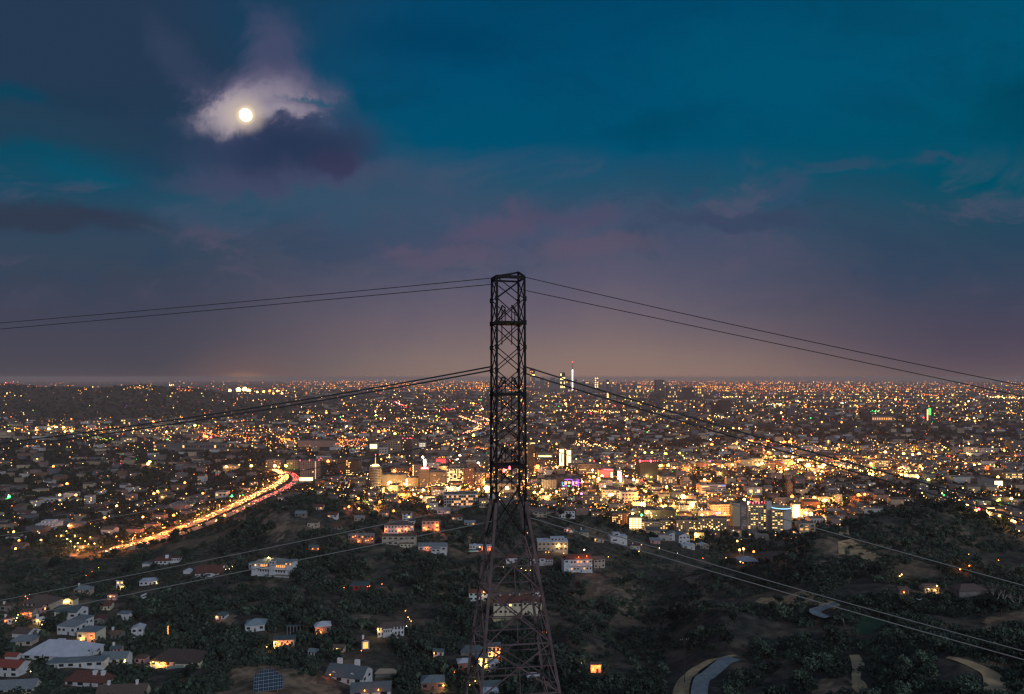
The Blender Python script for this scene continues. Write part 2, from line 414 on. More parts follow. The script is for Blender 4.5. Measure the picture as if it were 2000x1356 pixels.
# tracks, dirt and roads of the hills
ribbon('path', [(1640,1026),(1648,1044),(1652,1058),(1668,1072),(1690,1085),(1722,1094)], [4,7,10,12,12,10], M_sand, .3, step=3)
ribbon('road', [(1350,1400),(1366,1352),(1384,1322),(1406,1302),(1436,1289)], 6.8, M_asph, .35, step=2.5)
ribbon('shoulder', [(1314,1400),(1330,1350),(1350,1316),(1384,1293),(1436,1281)], [7,7,6,4.5,2.5], M_sand, .3, step=2.5)
ribbon('path', [(1480,1172),(1530,1172),(1570,1174),(1610,1178),(1636,1186)], [6,12,14,9,5], M_sand, .3, step=3)
ribbon('road', [(1636,1183),(1610,1188),(1592,1196),(1596,1206),(1618,1212)], 6.5, M_asph, .55, step=2.5)
ribbon('path', [(1668,1280),(1676,1300),(1672,1325),(1680,1356),(1690,1390)], [4,5,3,6,8], M_sand, .25, step=2)
ribbon('path', [(1850,1285),(1900,1300),(1935,1318),(1945,1340),(1950,1380)], [2,4,6,7,8], M_sand, .25, step=2)
ribbon('path', [(1765,998),(1785,990),(1800,988)], [3,6,3], M_sand, .3, step=3)
patch('lawn', [(1672,1212),(1700,1204),(1732,1208),(1728,1232),(1690,1240),(1668,1236)], M_lawn, .25, 2)
M_dry = mat('dry_grass_slope', (.215, .155, .105), .95, rgb2=(.07, .056, .044), scale=.12)
M_dry2 = mat('pale_sandy_slope', (.27, .18, .115), .95, rgb2=(.10, .072, .048), scale=.16)
for po in ([(1165,1132),(1215,1128),(1262,1150),(1290,1172),(1262,1200),(1230,1208),(1190,1180),(1160,1160)],
           [(1108,1184),(1130,1178),(1165,1210),(1150,1234),(1125,1214)],
           [(1330,1112),(1362,1118),(1382,1140),(1356,1150),(1336,1132)],
           [(1250,1192),(1330,1180),(1380,1150),(1420,1140),(1380,1175),(1300,1200)],
           [(500,1010),(545,985),(570,1015),(540,1060),(512,1050)],
           [(830,1104),(880,1112),(884,1150),(850,1140)],
           [(690,1170),(724,1180),(722,1222),(688,1224),(660,1206)],
           [(400,1180),(440,1188),(478,1240),(470,1290),(440,1250)],
           [(850,1042),(960,1048),(960,1060),(870,1056)],
           [(1540,1060),(1600,1040),(1640,1080),(1600,1110),(1530,1090)]):
    patch('dry_slope', po, M_dry, .15, 3, 9)
for po in ([(462,1300),(500,1290),(560,1302),(620,1330),(665,1356),(690,1400),(440,1400),(448,1330)],
           [(330,1330),(400,1320),(455,1335),(470,1400),(320,1400)],
           [(1930,1206),(1990,1196),(2060,1210),(2060,1260),(1990,1290),(1940,1280),(1850,1262)],
           [(1590,1330),(1650,1320),(1690,1350),(1700,1400),(1600,1400)],
           [(1760,1250),(1800,1246),(1830,1262),(1800,1276)]):
    patch('dry_slope', po, M_dry2, .15, 2, 6)

# ------------------------------------------------------------------ lattice tower and cables
def build_tower():
    S0 = [(-.77, -1.15), (1.2, -.7), (.77, 1.15), (-1.2, .7)]; cx, cyy = -.3, 50.0
    topz = [538.5, 540.5, 532, 544.5]
    def wz(h): return CZ-h
    hw = (960-737)*50/F
    L19 = [(-1.91, 48.2), (2.79, 48.9), (1.86, 51.7), (-2.89, 51.06)]
    def corner(i, h):
        x0, y0 = cx+S0[i][0], cyy+S0[i][1]
        if h <= hw: return Vector((x0, y0, wz(h)))
        t = (h-hw)/(19.0-hw); return Vector((x0+(L19[i][0]-x0)*t, y0+(L19[i][1]-y0)*t, wz(h)))
    gz = min(H(-3, 48), H(3, 52)); hb = CZ-gz+1.5
    root = thing('transmission_tower', 'tall steel lattice power pylon, dark above and dull pink below, standing nearest the camera', 'pylon', (cx, cyy, gz))
    o0 = Vector((cx, cyy, gz))
    def B(name, segs, w, m, label=None):
        mb = MB()
        for a, b in segs: mb.bar(a-o0, b-o0, w if not isinstance(w, tuple) else w[0], w if not isinstance(w, tuple) else w[1])
        o = mb.build(name, m, root)
        if label: o['label'] = label
        return o
    def hp(py): return (py-HY)*50/F
    for i in range(4):
        ht = (topz[i]-HY)*(cyy+S0[i][1])/F
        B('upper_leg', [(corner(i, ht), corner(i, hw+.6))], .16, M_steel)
        B('lower_leg', [(corner(i, hw+.6), corner(i, hb))], .20, M_steel_lit)
        mb = MB(); c = corner(i, hb)-o0; mb.box(c.x-.45, c.x+.45, c.y-.45, c.y+.45, -1.0, .7); mb.build('footing', mat('concrete_footing', (.3, .29, .27), .9, .2, 1), root)
    lev = [hp(p) for p in (546, 585.7, 631.5, 679, 724, 770, 817.7, 861, 909, 960)]
    for k in range(9):
        for i in range(4):
            j = (i+1) % 4; a0, a1, b0, b1 = corner(i, lev[k]), corner(i, lev[k+1]), corner(j, lev[k]), corner(j, lev[k+1])
            B('cross_brace', [(a0, b1), (b0, a1)], .062, M_steel)
        if k in (0, 2, 5, 8):
            for i in range(4): B('horizontal_beam', [(corner(i, lev[k]), corner((i+1) % 4, lev[k]))], .16 if k else .13, M_steel)
        for i in range(4):
            mb = MB(); c = corner(i, lev[k+1])-o0; d = Vector((S0[i][0], S0[i][1], 0)).normalized()*.03
            mb.box(c.x-.13+d.x, c.x+.13+d.x, c.y-.13+d.y, c.y+.13+d.y, c.z-.16, c.z+.16); mb.build('gusset_plate', M_steel, root)
    # sloping cap frame
    tops = [corner(i, (topz[i]-HY)*(cyy+S0[i][1])/F) for i in range(4)]
    for i in range(4): B('cap_beam', [(tops[i], tops[(i+1) % 4])], .12, M_steel)
    B('cap_beam', [(tops[0], tops[2]), (tops[1], tops[3])], .07, M_steel)
    # working platforms: deck beams, posts and insulator frames
    for k in (2, 5, 8):
        z = CZ-lev[k]; c = [corner(i, lev[k])-o0 for i in range(4)]
        mb = MB(); mb.poly([p*.98+Vector((0,0,.02)) if 0 else Vector((p.x*.98, p.y*.98, p.z+.10)) for p in c]); mb.poly([Vector((p.x*.98, p.y*.98, p.z-.10)) for p in c][::-1])
        for i in range(4):
            a, b = c[i], c[(i+1) % 4]; mb.quad((a.x*.98,a.y*.98,a.z-.1),(b.x*.98,b.y*.98,b.z-.1),(b.x*.98,b.y*.98,b.z+.1),(a.x*.98,a.y*.98,a.z+.1))
        mb.build('platform', M_steel, root)
        for sx in (-.33, .38):
            mb = MB(); zz = z-o0.z
            mb.bar((sx-.1, -.55, zz-1.6), (sx-.1, -.55, zz+1.25), .07); mb.bar((sx+.13, .45, zz-.1), (sx+.13, .45, zz+1.15), .07)
            mb.bar((sx-.1, -.55, zz+1.25), (sx+.13, .45, zz+1.15), .07); mb.bar((sx-.1, -.55, zz+1.2), (sx*2.6, -.75, zz+.1), .07)
            mb.bar((sx+.13, .45, zz+1.1), (sx*2.4, .6, zz+.1), .07); 
            mb.build('cable_frame', M_steel, root)
    for x, py in ((-.57, 912), (-.17, 907)):
        mb = MB(); mb.octa((0, 0, 0), .075); mb.cyl(0, 0, -.18, -.05, .07, n=8)
        o = mb.build('warning_light', [GLOW['r']], root); o.location = (x-cx, 48.5-cyy, CZ-hp(py)-gz)
    # splayed base
    lv = [hw, 12.0, 15.4, 19.0, 22.5, hb-.6]
    for k in range(5):
        for i in range(4):
            j = (i+1) % 4; a0, a1, b0, b1 = corner(i, lv[k]), corner(i, lv[k+1]), corner(j, lv[k]), corner(j, lv[k+1])
            m = M_steel if (k == 0) else M_steel_lit
            # crossing point of the two diagonals
            w0 = (a0-b0).length; w1 = (a1-b1).length; t = w0/(w0+w1)
            c = a0+(b1-a0)*t
            B('cross_brace', [(a0, b1), (b0, a1)], .085, m)
            if k:
                hc = CZ-c.z; B('sub_horizontal', [(corner(i, hc), c), (c, corner(j, hc))], .055, M_steel_lit)
                B('hanger', [(c, (a1+b1)/2)], .055, M_steel_lit)
                B('redundant_brace', [((a0+c)/2, corner(i, (CZ-a0.z+hc)/2))], .045, M_steel_lit); B('redundant_brace', [((b0+c)/2, corner(j, (CZ-b0.z+hc)/2))], .045, M_steel_lit)
            if k: B('horizontal_beam', [(a1, b1)], .09, M_steel_lit)
    return corner
CORN = build_tower()

def cable(pts, depth, r, m, label):
    """pts: rows along the cable as seen; depth: distance at its two ends; a sagging line through three points"""
    (x0, y0), (x1, y1), (x2, y2) = pts
    A = np.array([[x0*x0, x0, 1], [x1*x1, x1, 1], [x2*x2, x2, 1.]]); a = np.linalg.solve(A, [y0, y1, y2])
    d0, d1 = depth; vs = []; fs = []; n = 90; k = 6; X1 = x2+(x2-x0)*.35
    P3 = []
    for i in range(n+1):
        t = i/n; px = x0+(X1-x0)*t; py = a[0]*px*px+a[1]*px+a[2]
        d = d0+(d1-d0)*(px-x0)/(x2-x0); P3.append(Vector(((px-1000)/F*d, d, CZ-(py-HY)*d/F)))
    for i, p in enumerate(P3):
        dr = (P3[min(n, i+1)]-P3[max(0, i-1)]).normalized(); sx = dr.cross(Vector((0, 0, 1))).normalized(); sz = sx.cross(dr)
        for q in range(k):
            an = 2*math.pi*q/k; vs.append(tuple(p+sx*r*math.cos(an)+sz*r*math.sin(an)))
    for i in range(n):
        for q in range(k): fs.append((i*k+q, i*k+(q+1) % k, (i+1)*k+(q+1) % k, (i+1)*k+q))
    o = link('power_line', np_mesh('power_line', np.array(vs), np.array(fs), [m])); tag(o, label, 'power cable', 'cables strung from the pylon')
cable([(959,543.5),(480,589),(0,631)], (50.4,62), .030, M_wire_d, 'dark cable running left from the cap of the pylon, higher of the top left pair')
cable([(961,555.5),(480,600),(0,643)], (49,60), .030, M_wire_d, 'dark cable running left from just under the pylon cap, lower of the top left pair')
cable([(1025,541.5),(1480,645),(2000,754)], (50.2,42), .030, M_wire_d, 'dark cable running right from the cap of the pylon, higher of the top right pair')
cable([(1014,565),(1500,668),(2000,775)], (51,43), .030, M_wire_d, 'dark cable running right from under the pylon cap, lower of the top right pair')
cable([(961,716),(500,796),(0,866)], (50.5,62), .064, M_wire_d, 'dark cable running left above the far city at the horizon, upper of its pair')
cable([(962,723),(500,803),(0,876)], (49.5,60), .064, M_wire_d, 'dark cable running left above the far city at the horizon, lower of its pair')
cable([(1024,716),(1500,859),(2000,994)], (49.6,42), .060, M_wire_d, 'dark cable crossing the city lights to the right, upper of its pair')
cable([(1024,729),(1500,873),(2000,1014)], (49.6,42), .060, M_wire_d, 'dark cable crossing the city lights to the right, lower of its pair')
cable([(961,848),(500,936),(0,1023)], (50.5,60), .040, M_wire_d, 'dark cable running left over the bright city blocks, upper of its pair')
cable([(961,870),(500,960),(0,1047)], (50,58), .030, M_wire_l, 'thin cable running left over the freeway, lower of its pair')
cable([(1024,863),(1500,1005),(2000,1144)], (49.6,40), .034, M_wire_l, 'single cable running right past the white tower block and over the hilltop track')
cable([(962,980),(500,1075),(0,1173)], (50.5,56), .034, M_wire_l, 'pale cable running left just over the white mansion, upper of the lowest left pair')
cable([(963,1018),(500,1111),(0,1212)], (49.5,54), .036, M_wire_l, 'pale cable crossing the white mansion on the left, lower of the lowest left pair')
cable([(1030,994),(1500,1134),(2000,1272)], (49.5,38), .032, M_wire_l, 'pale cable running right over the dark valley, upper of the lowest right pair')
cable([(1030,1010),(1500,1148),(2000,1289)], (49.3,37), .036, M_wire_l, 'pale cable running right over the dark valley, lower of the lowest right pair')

# ------------------------------------------------------------------ moon
def build_moon():
    d = 120000.0; r = d*12.2/F; mb = MB(); n, k = 24, 12
    for j in range(k+1):
        for i in range(n):
            a = 2*math.pi*i/n; b = math.pi*j/k; mb.v.append((r*math.sin(b)*math.cos(a), r*math.sin(b)*math.sin(a), r*math.cos(b)))
    for j in range(k):
        for i in range(n): mb.f.append((j*n+i, j*n+(i+1) % n, (j+1)*n+(i+1) % n, (j+1)*n+i)); mb.mi.append(0)
    o = mb.build('moon', [emit('moonlit_disc', (1, .92, .74), 1.9)], None, ((480-1000)/F*d, d, CZ-(225-HY)*d/F))
    tag(o, 'bright full moon glowing inside a torn cloud', 'moon')
build_moon()
ANCH = [(89,1028,'the tiered white building'),(325,1094,'the ridge villa'),(400,1020,'the freeway'),(260,1060,'the lower freeway end'),(540,945,'the freeway bend'),(150,1055,'the bright crossing'),(408,1115,'the red roofed white house'),(535,1106,'the white mansion'),(234,1140,'the lit cube house'),(290,1136,'the flat pale roof'),
 (160,1150,'the grey chimney roof'),(70,1175,'the orange tree'),(128,1196,'the teal roof'),(40,1235,'the white garden wall'),(100,1268,'the broad pale roof'),(168,1325,'the red hipped roof'),(340,1285,'the patio house'),(268,1232,'the narrow white gable'),(498,1220,'the blue grey roof'),(515,1330,'the solar panels'),(630,1226,'the big blue roof'),(550,1252,'the golden eaves house'),(714,1256,'the glowing window house'),
 (763,1228,'the curved white house'),(670,1315,'the slate gabled house'),(700,1145,'the red house'),(778,1030,'the three tier villa'),(840,1025,'the square beige house'),(845,1072,'the grey roofed deck house'),(932,1070,'the lit pool'),(1010,1182,'the yellow mansion'),(965,1270,'the lit front in the pylon'),(1078,1065,'the modern beige house'),(1132,1100,'the stilt house'),(1210,1054,'the white box house'),(1325,1050,'the white gabled pair'),
 (1163,1303,'the orange lit cabin'),(1390,1320,'the curving road'),(1600,1195,'the road bend'),(1700,1222,'the lawn'),(1900,1150,'the brown shelter'),(1952,1150,'the pale eucalyptus'),(1680,1070,'the hilltop track'),(1675,1310,'the middle dirt path'),(1930,1320,'the right dirt path'),(1336,1290,'the crossarm pole'),(1800,1000,'the hilltop'),(1460,1095,'the low tiled house'),
 (605,918,'the red lit grey tower'),(680,912,'the black office block'),(731,930,'the round tower'),(845,935,'the neon hotel'),(888,930,'the golden hotel'),(900,976,'the framed apartments'),(978,950,'the curved hall'),(1036,890,'the lit edge tower'),(1104,895,'the glowing signs'),(1112,940,'the violet block'),(1184,926,'the pink theatre'),(1267,918,'the ribbed black tower'),(1394,954,'the long white office'),(1478,1010,'the lit apartment tower'),(1528,1015,'the blue ring tower'),(1555,998,'the glaring facade'),(1241,1022,'the blazing hotel'),(1290,1002,'the dark garage'),(1390,1025,'the tan apartments'),(1542,958,'the church tower'),(1880,937,'the right warehouses'),(1950,944,'the glowing box'),(1986,928,'the wide lit hall'),(1718,905,'the yellow mid-rise'),(1934,1000,'the outlined block'),(620,867,'the long warehouse'),(795,875,'the slab tower'),(98,977,'the white school'),(172,977,'the green lamp flats'),(448,912,'the petrol station'),(1193,975,'the tan block'),(1700,990,'the red brown block')]
def where(px, py):
    a = min(ANCH, key=lambda q: (q[0]-px)**2+((q[1]-py)*1.6)**2); dx, dy = px-a[0], (py-a[1])*1.6; r = math.hypot(dx, dy)
    v = 'above' if dy < -.5*abs(dx) else ('below' if dy > .5*abs(dx) else ''); u = 'left' if dx < -.5*abs(dy) else ('right' if dx > .5*abs(dy) else '')
    w_ = {('above', ''): 'straight above', ('below', ''): 'straight below', ('', 'left'): 'left of', ('', 'right'): 'right of', ('above', 'left'): 'up left of', ('above', 'right'): 'up right of', ('below', 'left'): 'down left of', ('below', 'right'): 'down right of'}.get((v, u), 'beside')
    return ('close ' if r < 25 else 'far ' if r > 60 else '')+w_+' '+a[2]
# ------------------------------------------------------------------ trees (one of each kind, then copies)
def leaf_cloud(blobs, n, size, seed, flat=.75):
    """many small leaf clusters spread through a few overlapping lobes"""
    g = np.random.default_rng(seed); vs = []; fs = []
    bl = np.array(blobs); wgt = bl[:, 3]**2; wgt /= wgt.sum()
    pick = g.choice(len(bl), n, p=wgt); d = g.normal(size=(n, 3)); d /= np.linalg.norm(d, axis=1)[:, None]
    rr = (.55+.5*g.random(n)**.6)[:, None]*bl[pick, 3][:, None]
    c = bl[pick, :3]+d*rr*np.array([1, 1, flat])
    a = g.normal(size=(n, 3)); a /= np.linalg.norm(a, axis=1)[:, None]
    b = np.cross(a, g.normal(size=(n, 3))); b /= np.linalg.norm(b, axis=1)[:, None]
    s = (size*(.6+.8*g.random(n)))[:, None]
    V = np.stack([c-a*s-b*s*.6, c+a*s-b*s*.6, c+a*s*.7+b*s*.6, c-a*s*.7+b*s*.6], 1).reshape(-1, 3)
    return V, np.arange(len(V)).reshape(-1, 4)
def crown_round(seed, h=8, w=4.2, n=420, m=None, size=.42):
    g = random.Random(seed); bl = []
    for i in range(9):
        a = g.random()*6.28; r = w*.55*math.sqrt(g.random()); bl.append((r*math.cos(a), r*math.sin(a), h*(.45+.4*g.random()), w*(.34+.22*g.random())))
    bl.append((0, 0, h*.62, w*.6))
    V, Fc = leaf_cloud(bl, n, size, seed); return np_mesh('crown', V, Fc, [m or M_leaf])
def limbs(h, w, seed, m, r0=.28, bend=.5, tips=5):
    g = random.Random(seed); mb = MB(); p = Vector((0, 0, -1.2)); top = Vector((g.uniform(-.3, .3), g.uniform(-.3, .3), h*.42))
    def seg(a, b, ra, rb):
        d = (b-a).normalized(); x = d.cross(Vector((.3, 1, .1))).normalized(); y = x.cross(d); k = len(mb.v)
        for q, r in ((a, ra), (b, rb)):
            for i in range(6): an = i*math.pi/3; mb.v.append(tuple(q+x*r*math.cos(an)+y*r*math.sin(an)))
        for i in range(6): j = (i+1) % 6; mb.f.append((k+i, k+j, k+6+j, k+6+i)); mb.mi.append(0)
    seg(p, top, r0, r0*.7)
    for i in range(tips):
        a = 6.28*i/tips+g.random(); q = top+Vector((math.cos(a)*w*.45, math.sin(a)*w*.45, h*(.2+.2*g.random())))
        mid = (top+q)/2+Vector((0, 0, .4)); seg(top-Vector((0,0,.2)), mid, r0*.5, r0*.32); seg(mid, q, r0*.32, r0*.12)
    return mb.mesh('trunk', [m])
ROUND = [(crown_round(s, 7.5+s % 3, 4.0+.5*(s % 2), 430), limbs(7.5, 4, s, M_bark)) for s in range(5)]
SAGE = [(crown_round(40+s, 5.5, 3.8, 380, M_leaf2, .36), limbs(5, 3.5, 50+s, M_bark, .2)) for s in range(4)]
def _cyp():
    bl = [(0, 0, 1+i*1.15, .95*(1-i/10.5)) for i in range(9)]; V, Fc = leaf_cloud(bl, 300, .28, 5, 1.0); return np_mesh('crown', V, Fc, [M_leaf])
CYP = (_cyp(), limbs(3, .4, 3, M_bark, .15, tips=3))
def _pine():
    g = random.Random(9); bl = [(g.uniform(-1, 1)*(3.2-i*.28), g.uniform(-1, 1)*(3.2-i*.28), 4.5+i*1.25, 1.9-i*.14) for i in range(9)]
    V, Fc = leaf_cloud(bl, 520, .42, 6, .6); return np_mesh('crown', V, Fc, [M_leaf])
PINE = (_pine(), limbs(15, 2, 4, M_bark, .32))
def _palm(h):
    mb = MB()
    for i in range(17):
        a = i*2.4; el = .9-1.5*(i/17); prev = Vector((0, 0, h)); d = Vector((math.cos(a)*math.cos(el), math.sin(a)*math.cos(el), math.sin(el)))
        side = Vector((-math.sin(a), math.cos(a), 0))
        for k in range(4):
            nx = prev+d*.75; w0 = (.3, .42, .36, .2)[k]; w1 = (.42, .36, .2, .02)[k]
            mb.quad(prev-side*w0, prev+side*w0, nx+side*w1, nx-side*w1); prev = nx; d = (d+Vector((0, 0, -.38))).normalized()
    t = MB(); t.cyl(0, 0, -1, h, .22, .15, 8); return mb.mesh('crown', [M_leaf2]), t.mesh('trunk', [M_bark])
PALM = _palm(13)
KEEP = []      # ground boxes (photo columns/rows) kept free of trees, with their own fronts
USED = []
def place_tree(px, py, kind, s=1.0, label=None, group=None, name='tree', cat='tree', pos=None):
    p = pos or P(px, py); pair = {'round': ROUND, 'sage': SAGE}.get(kind)
    c, t = random.choice(pair) if pair else {'cypress': CYP, 'pine': PINE, 'palm': PALM}[kind]
    o = thing(name, label, cat, p, random.random()*6.28, group); o.scale = (s*random.uniform(.9, 1.1), s*random.uniform(.9, 1.1), s)
    link('crown', c, o); link('trunk', t, o); USED.append((p.x, p.y)); return o

# ------------------------------------------------------------------ light fittings
PL = {}
def plight(col, watt, r=.25):
    k = (col, watt, r)
    if k not in PL:
        l = bpy.data.lights.new('lamp_light', 'POINT'); l.energy = watt; l.shadow_soft_size = r
        l.color = LC[col]; PL[k] = l
    return PL[k]
_lm = {}
def lamp_meshes(col, r, h):
    k = (col, round(r, 1), round(h))
    if k not in _lm:
        a = MB(); a.cyl(0, 0, -1, h, .12, .08, 6); a.bar((0, 0, h), (1.2, 0, h+.2), .1)
        b = MB(); n = 6
        b.cyl(1.2, 0, h-r*.75, h, r*.8, r, 8); b.cyl(1.2, 0, h+.002, h+r*.75, r, r*.35, 8)
        _lm[k] = (a.mesh('pole', [mat('galvanised_pole', (.2, .2, .2), .6)]), b.mesh('lamp_head', [GLOW[col]]))
    return _lm[k]
CN = {'y': 'yellow', 'o': 'orange', 'w': 'white', 'g': 'yellow-green', 'r': 'red', 'G': 'green', 'b': 'blue', 'p': 'violet', 'Y': 'golden', 'd': 'amber'}
LN = [0]; LREST = {}
def street_lamp(px, py, rp, col, watt=0, h=9, label=None, group=None):
    p = P(px, py); d = p.y; hh = min(h, 9)
    p = P(px, py+hh*F/d) if py > 770 else p
    r = max(.28, p.y*rp/682*.85); hh = max(hh, r*.9); LN[0] += 1
    if LN[0] > 298:
        LREST.setdefault(col, []).append((p, r, hh))
        if watt: link('lamp_light', plight(col, watt, max(.3, r)), None, (p.x, p.y, p.z+hh-r-.6))
        return
    o = thing('street_lamp', label or CN[col]+' street lamp, '+where(px, py), 'street lamp', p, random.random()*6.28, group or CN[col]+' street lamps of the city')
    a, b = lamp_meshes(col, r, hh); link('pole', a, o); q = link('lamp_head', b, o)
    if watt:
        link('lamp_light', plight(col, watt, max(.3, r)), o, (1.2, 0, hh-r-.6))
    return o

# ------------------------------------------------------------------ buildings of the plain
_ub = MB(); _ub.box(-.5, .5, -.5, .5, -.5, .5); 
def unit(m):
    k = 'unit_'+m.name
    if k not in _lm: _lm[k] = _ub.mesh('window', [m])
    return _lm[k]
def windows(root, w, dep, h, nx, ny, lit, col='y', face='front', z0=1.5, cap=70, ww=.55, wh=.5, seed=0, dark=True, xr=None, label=None, glass=None):
    g = random.Random(seed or hash((w, h)) & 255); cells = []; x0, x1 = xr or (-w/2, w/2)
    for j in range(ny):
        for i in range(nx):
            a = x0+(x1-x0)*(i+.5)/nx; b = z0+(h-z0-.6)*(j+.5)/ny; cells.append((a, b, g.random() < lit))
    sx = (x1-x0)/nx*ww; sz = (h-z0-.6)/ny*wh; n = 0; rest = MB()
    cells.sort(key=lambda c: not c[2])
    for a, b, on in cells:
        if not on and not dark: continue
        loc, sc = {'front': ((a, -.04, b), (sx, .12, sz)), 'left': ((-w/2-.04, a+dep/2, b), (.12, sx, sz)), 'right': ((w/2+.04, a+dep/2, b), (.12, sx, sz))}[face]
        m = WIN[col] if on else (glass or M_glass)
        if n < cap:
            q = link('window', unit(m), root, loc, sc); n += 1
            if on and not n > 1 and label: q['label'] = label
        else: rest.box(loc[0]-sc[0]/2, loc[0]+sc[0]/2, loc[1]-sc[1]/2, loc[1]+sc[1]/2, loc[2]-sc[2]/2, loc[2]+sc[2]/2, 1 if on else 0)
    if rest.f: tag(rest.build('window', [glass or M_glass, WIN[col]], root), None, None, kind='stuff')
LAND = []
WALL = {'beige': mat('beige_concrete_wall', (.25, .20, .15), .85, .15, .1), 'white': mat('white_painted_wall', (.40, .38, .37), .85, .1, .1),
        'grey': mat('grey_concrete_wall', (.13, .125, .125), .85, .15, .1), 'dark': mat('dark_glass_curtain_wall', (.028, .032, .038), .35, .3, .1),
        'brown': mat('brown_brick_wall', (.17, .10, .075), .9, .2, .2), 'cream': mat('cream_plaster_wall', (.38, .31, .22), .85, .12, .1),
        'pink': mat('pink_brown_wall', (.22, .155, .14), .85, .15, .1), 'blue': mat('blue_grey_wall', (.11, .12, .14), .85, .12, .1)}
M_rooff = mat('flat_tar_roof', (.10, .088, .082), .9, .3, .08)
def block(px0, px1, pt, pb, label, wall='grey', win=None, rz=0, dep=.8, cat='building', name='office_building', roof=None, z0=2, parapet=True, side=None):
    p = P((px0+px1)/2, pb); d = p.y; w = (px1-px0)*d/F; dp = w*dep
    if rz: w = w/(math.cos(abs(rz))+dep*math.sin(abs(rz))*.9); dp = w*dep
    h = max(4, (pb-pt)*d/F-dp*.8*max(0, (pt-HY))/F)
    o = thing(name, label, cat, p, rz); m = WALL[wall] if isinstance(wall, str) else wall
    mb = MB(); mb.box(-w/2, w/2, 0, dp, -4, h); mb.build('wall', m, o)
    mb = MB(); t = .5
    mb.box(-w/2+.6, w/2-.6, .6, dp-.6, h+.01, h+.25); 
    if parapet:
        mb.box(-w/2, w/2, 0, t, h+.003, h+1, 1); mb.box(-w/2, w/2, dp-t, dp, h+.003, h+1, 1); mb.box(-w/2, -w/2+t, t, dp-t, h+.003, h+1, 1); mb.box(w/2-t, w/2, t, dp-t, h+.003, h+1, 1)
    r = mb.build('roof', [roof or M_rooff, m], o)
    mb = MB(); mb.box(-w*.12, w*.14, dp*.4, dp*.65, h+.25, h+3.2); mb.box(-w*.35, -w*.22, dp*.3, dp*.5, h+.25, h+1.6); mb.box(w*.25, w*.33, dp*.55, dp*.75, h+.25, h+1.9)
    tag(mb.build('rooftop_plant', WALL['grey'], r), None, None, kind='stuff')
    if win: windows(o, w, dp, h, z0=z0, **win)
    if side: windows(o, w, dp, h, z0=z0, xr=(-dp/2, dp/2), **side)
    LAND.append((px0-3, px1+3, pt, pb+4)); return o, w, dp, h
def glow_panel(root, name, x0, x1, z0, z1, m, y=-.35, t=.3):
    mb = MB(); mb.box(x0, x1, y, y+t, z0, z1); return mb.build(name, m, root)
def roof_lights(o, pts, col='r', r=.9):
    for p in pts:
        mb = MB(); mb.octa((0, 0, 0), r); mb.cyl(0, 0, -r*1.6, -r*.6, r*.25, n=6); mb.build('obstruction_light', [GLOW[col]], o, p)
EM = lambda n, c, s: emit(n, c, s)
W = lambda nx, ny, lit, col='y', **k: dict(nx=nx, ny=ny, lit=lit, col=col, **k)

o, w, dp, h = block(585, 624, 898, 937, 'grey office tower with red roof lights right of the freeway bend', 'grey', W(8, 9, .06), .15)
roof_lights(o, [(-w/2, 0, h+2), (0, 0, h+2), (w/2, 0, h+2), (w/2, dp, h+2)]); glow_panel(o, 'lit_stair_strip', w*.30, w*.34, 1, h-1, WIN['o'])
o, w, dp, h = block(585, 611, 931, 942, 'low block with a glaring yellow lit front beside the freeway bend', 'cream', None, 0, .5); glow_panel(o, 'lit_billboard', -w/2, w/2, 3, h-.5, WIN['Y'])
o, w, dp, h = block(519, 549, 897, 913, 'low grey slab behind the freeway bend', 'grey', W(8, 3, .12, 'o'))
o, w, dp, h = block(560, 583, 898, 916, 'grey mid-rise slab just left of the grey tower', 'grey', W(6, 4, .1, 'o'))
o, w, dp, h = block(659, 700, 895, 930, 'black glass office block with a yellow lit middle, left of the round tower', 'dark', W(9, 9, .08))
windows(o, w, dp, h, 2, 8, .75, xr=(-w*.1, w*.1), seed=4)
# the round record-stack tower
def round_tower():
    p = P(731, 951); d = p.y; r = 12.2*d/F; h = 38*d/F; o = thing('round_tower', 'round white tower of stacked floors with a glowing spire', 'office tower', p); nf = 12
    mb = MB(); mb.cyl(0, r, -3, h, r*.9, n=32); mb.build('wall', M_glass, o)
    for k in range(nf):
        mb = MB(); z = h*(k+.35)/nf; mb.cyl(0, r, z, z+h/nf*.52, r, n=36); mb.build('floor_band', WALL['cream'], o)
    mb = MB(); mb.cyl(0, r, h+.01, h+1.5, r*.95, r*.7, n=32); rf = mb.build('roof', WALL['white'], o)
    mb = MB(); mb.cyl(0, r, h+1.52, h+4.2, r*.62, r*.5, n=24); mb.build('lit_crown', [WIN['Y']], o)
    mb = MB(); mb.cyl(0, r, h+4.2, h+23, .9, .18, n=8); mb.build('spire', [emit('lit_spire', (1, .62, .12), 2.2)], rf)
    mb = MB(); mb.octa((0, r, h+24), 1.0); mb.build('beacon', [GLOW['r']], rf); LAND.append((712, 750, 885, 957))
    for q, a in enumerate((-1.2, -.5, .3, 1.0)):
        mb = MB(); mb.octa((r*.75*math.sin(a), r-r*.75*math.cos(a), h+2.4), .8); mb.build('roof_lamp', [GLOW['Y']], o)
round_tower()
block(711, 722, 938, 948, 'beige annex against the round white tower', 'beige')
o, w, dp, h = block(746, 794, 925, 949, 'broad windowless beige hall right of the round tower', 'beige', None, 0, .6)
o, w, dp, h = block(793, 817, 932, 950, 'small pale hall between the broad hall and the hotel', 'cream', None, 0, .7); glow_panel(o, 'lit_corner', -w/2-.2, -w/2+3, 0, h-2, WIN['Y'])
block(764, 800, 912, 926, 'brown mid-rise with upright window strips behind the beige hall', 'brown', W(12, 4, .06))
o, w, dp, h = block(808, 822, 908, 930, 'slim pale block with a chain of lamps up its corner', 'pink', W(4, 6, .05))
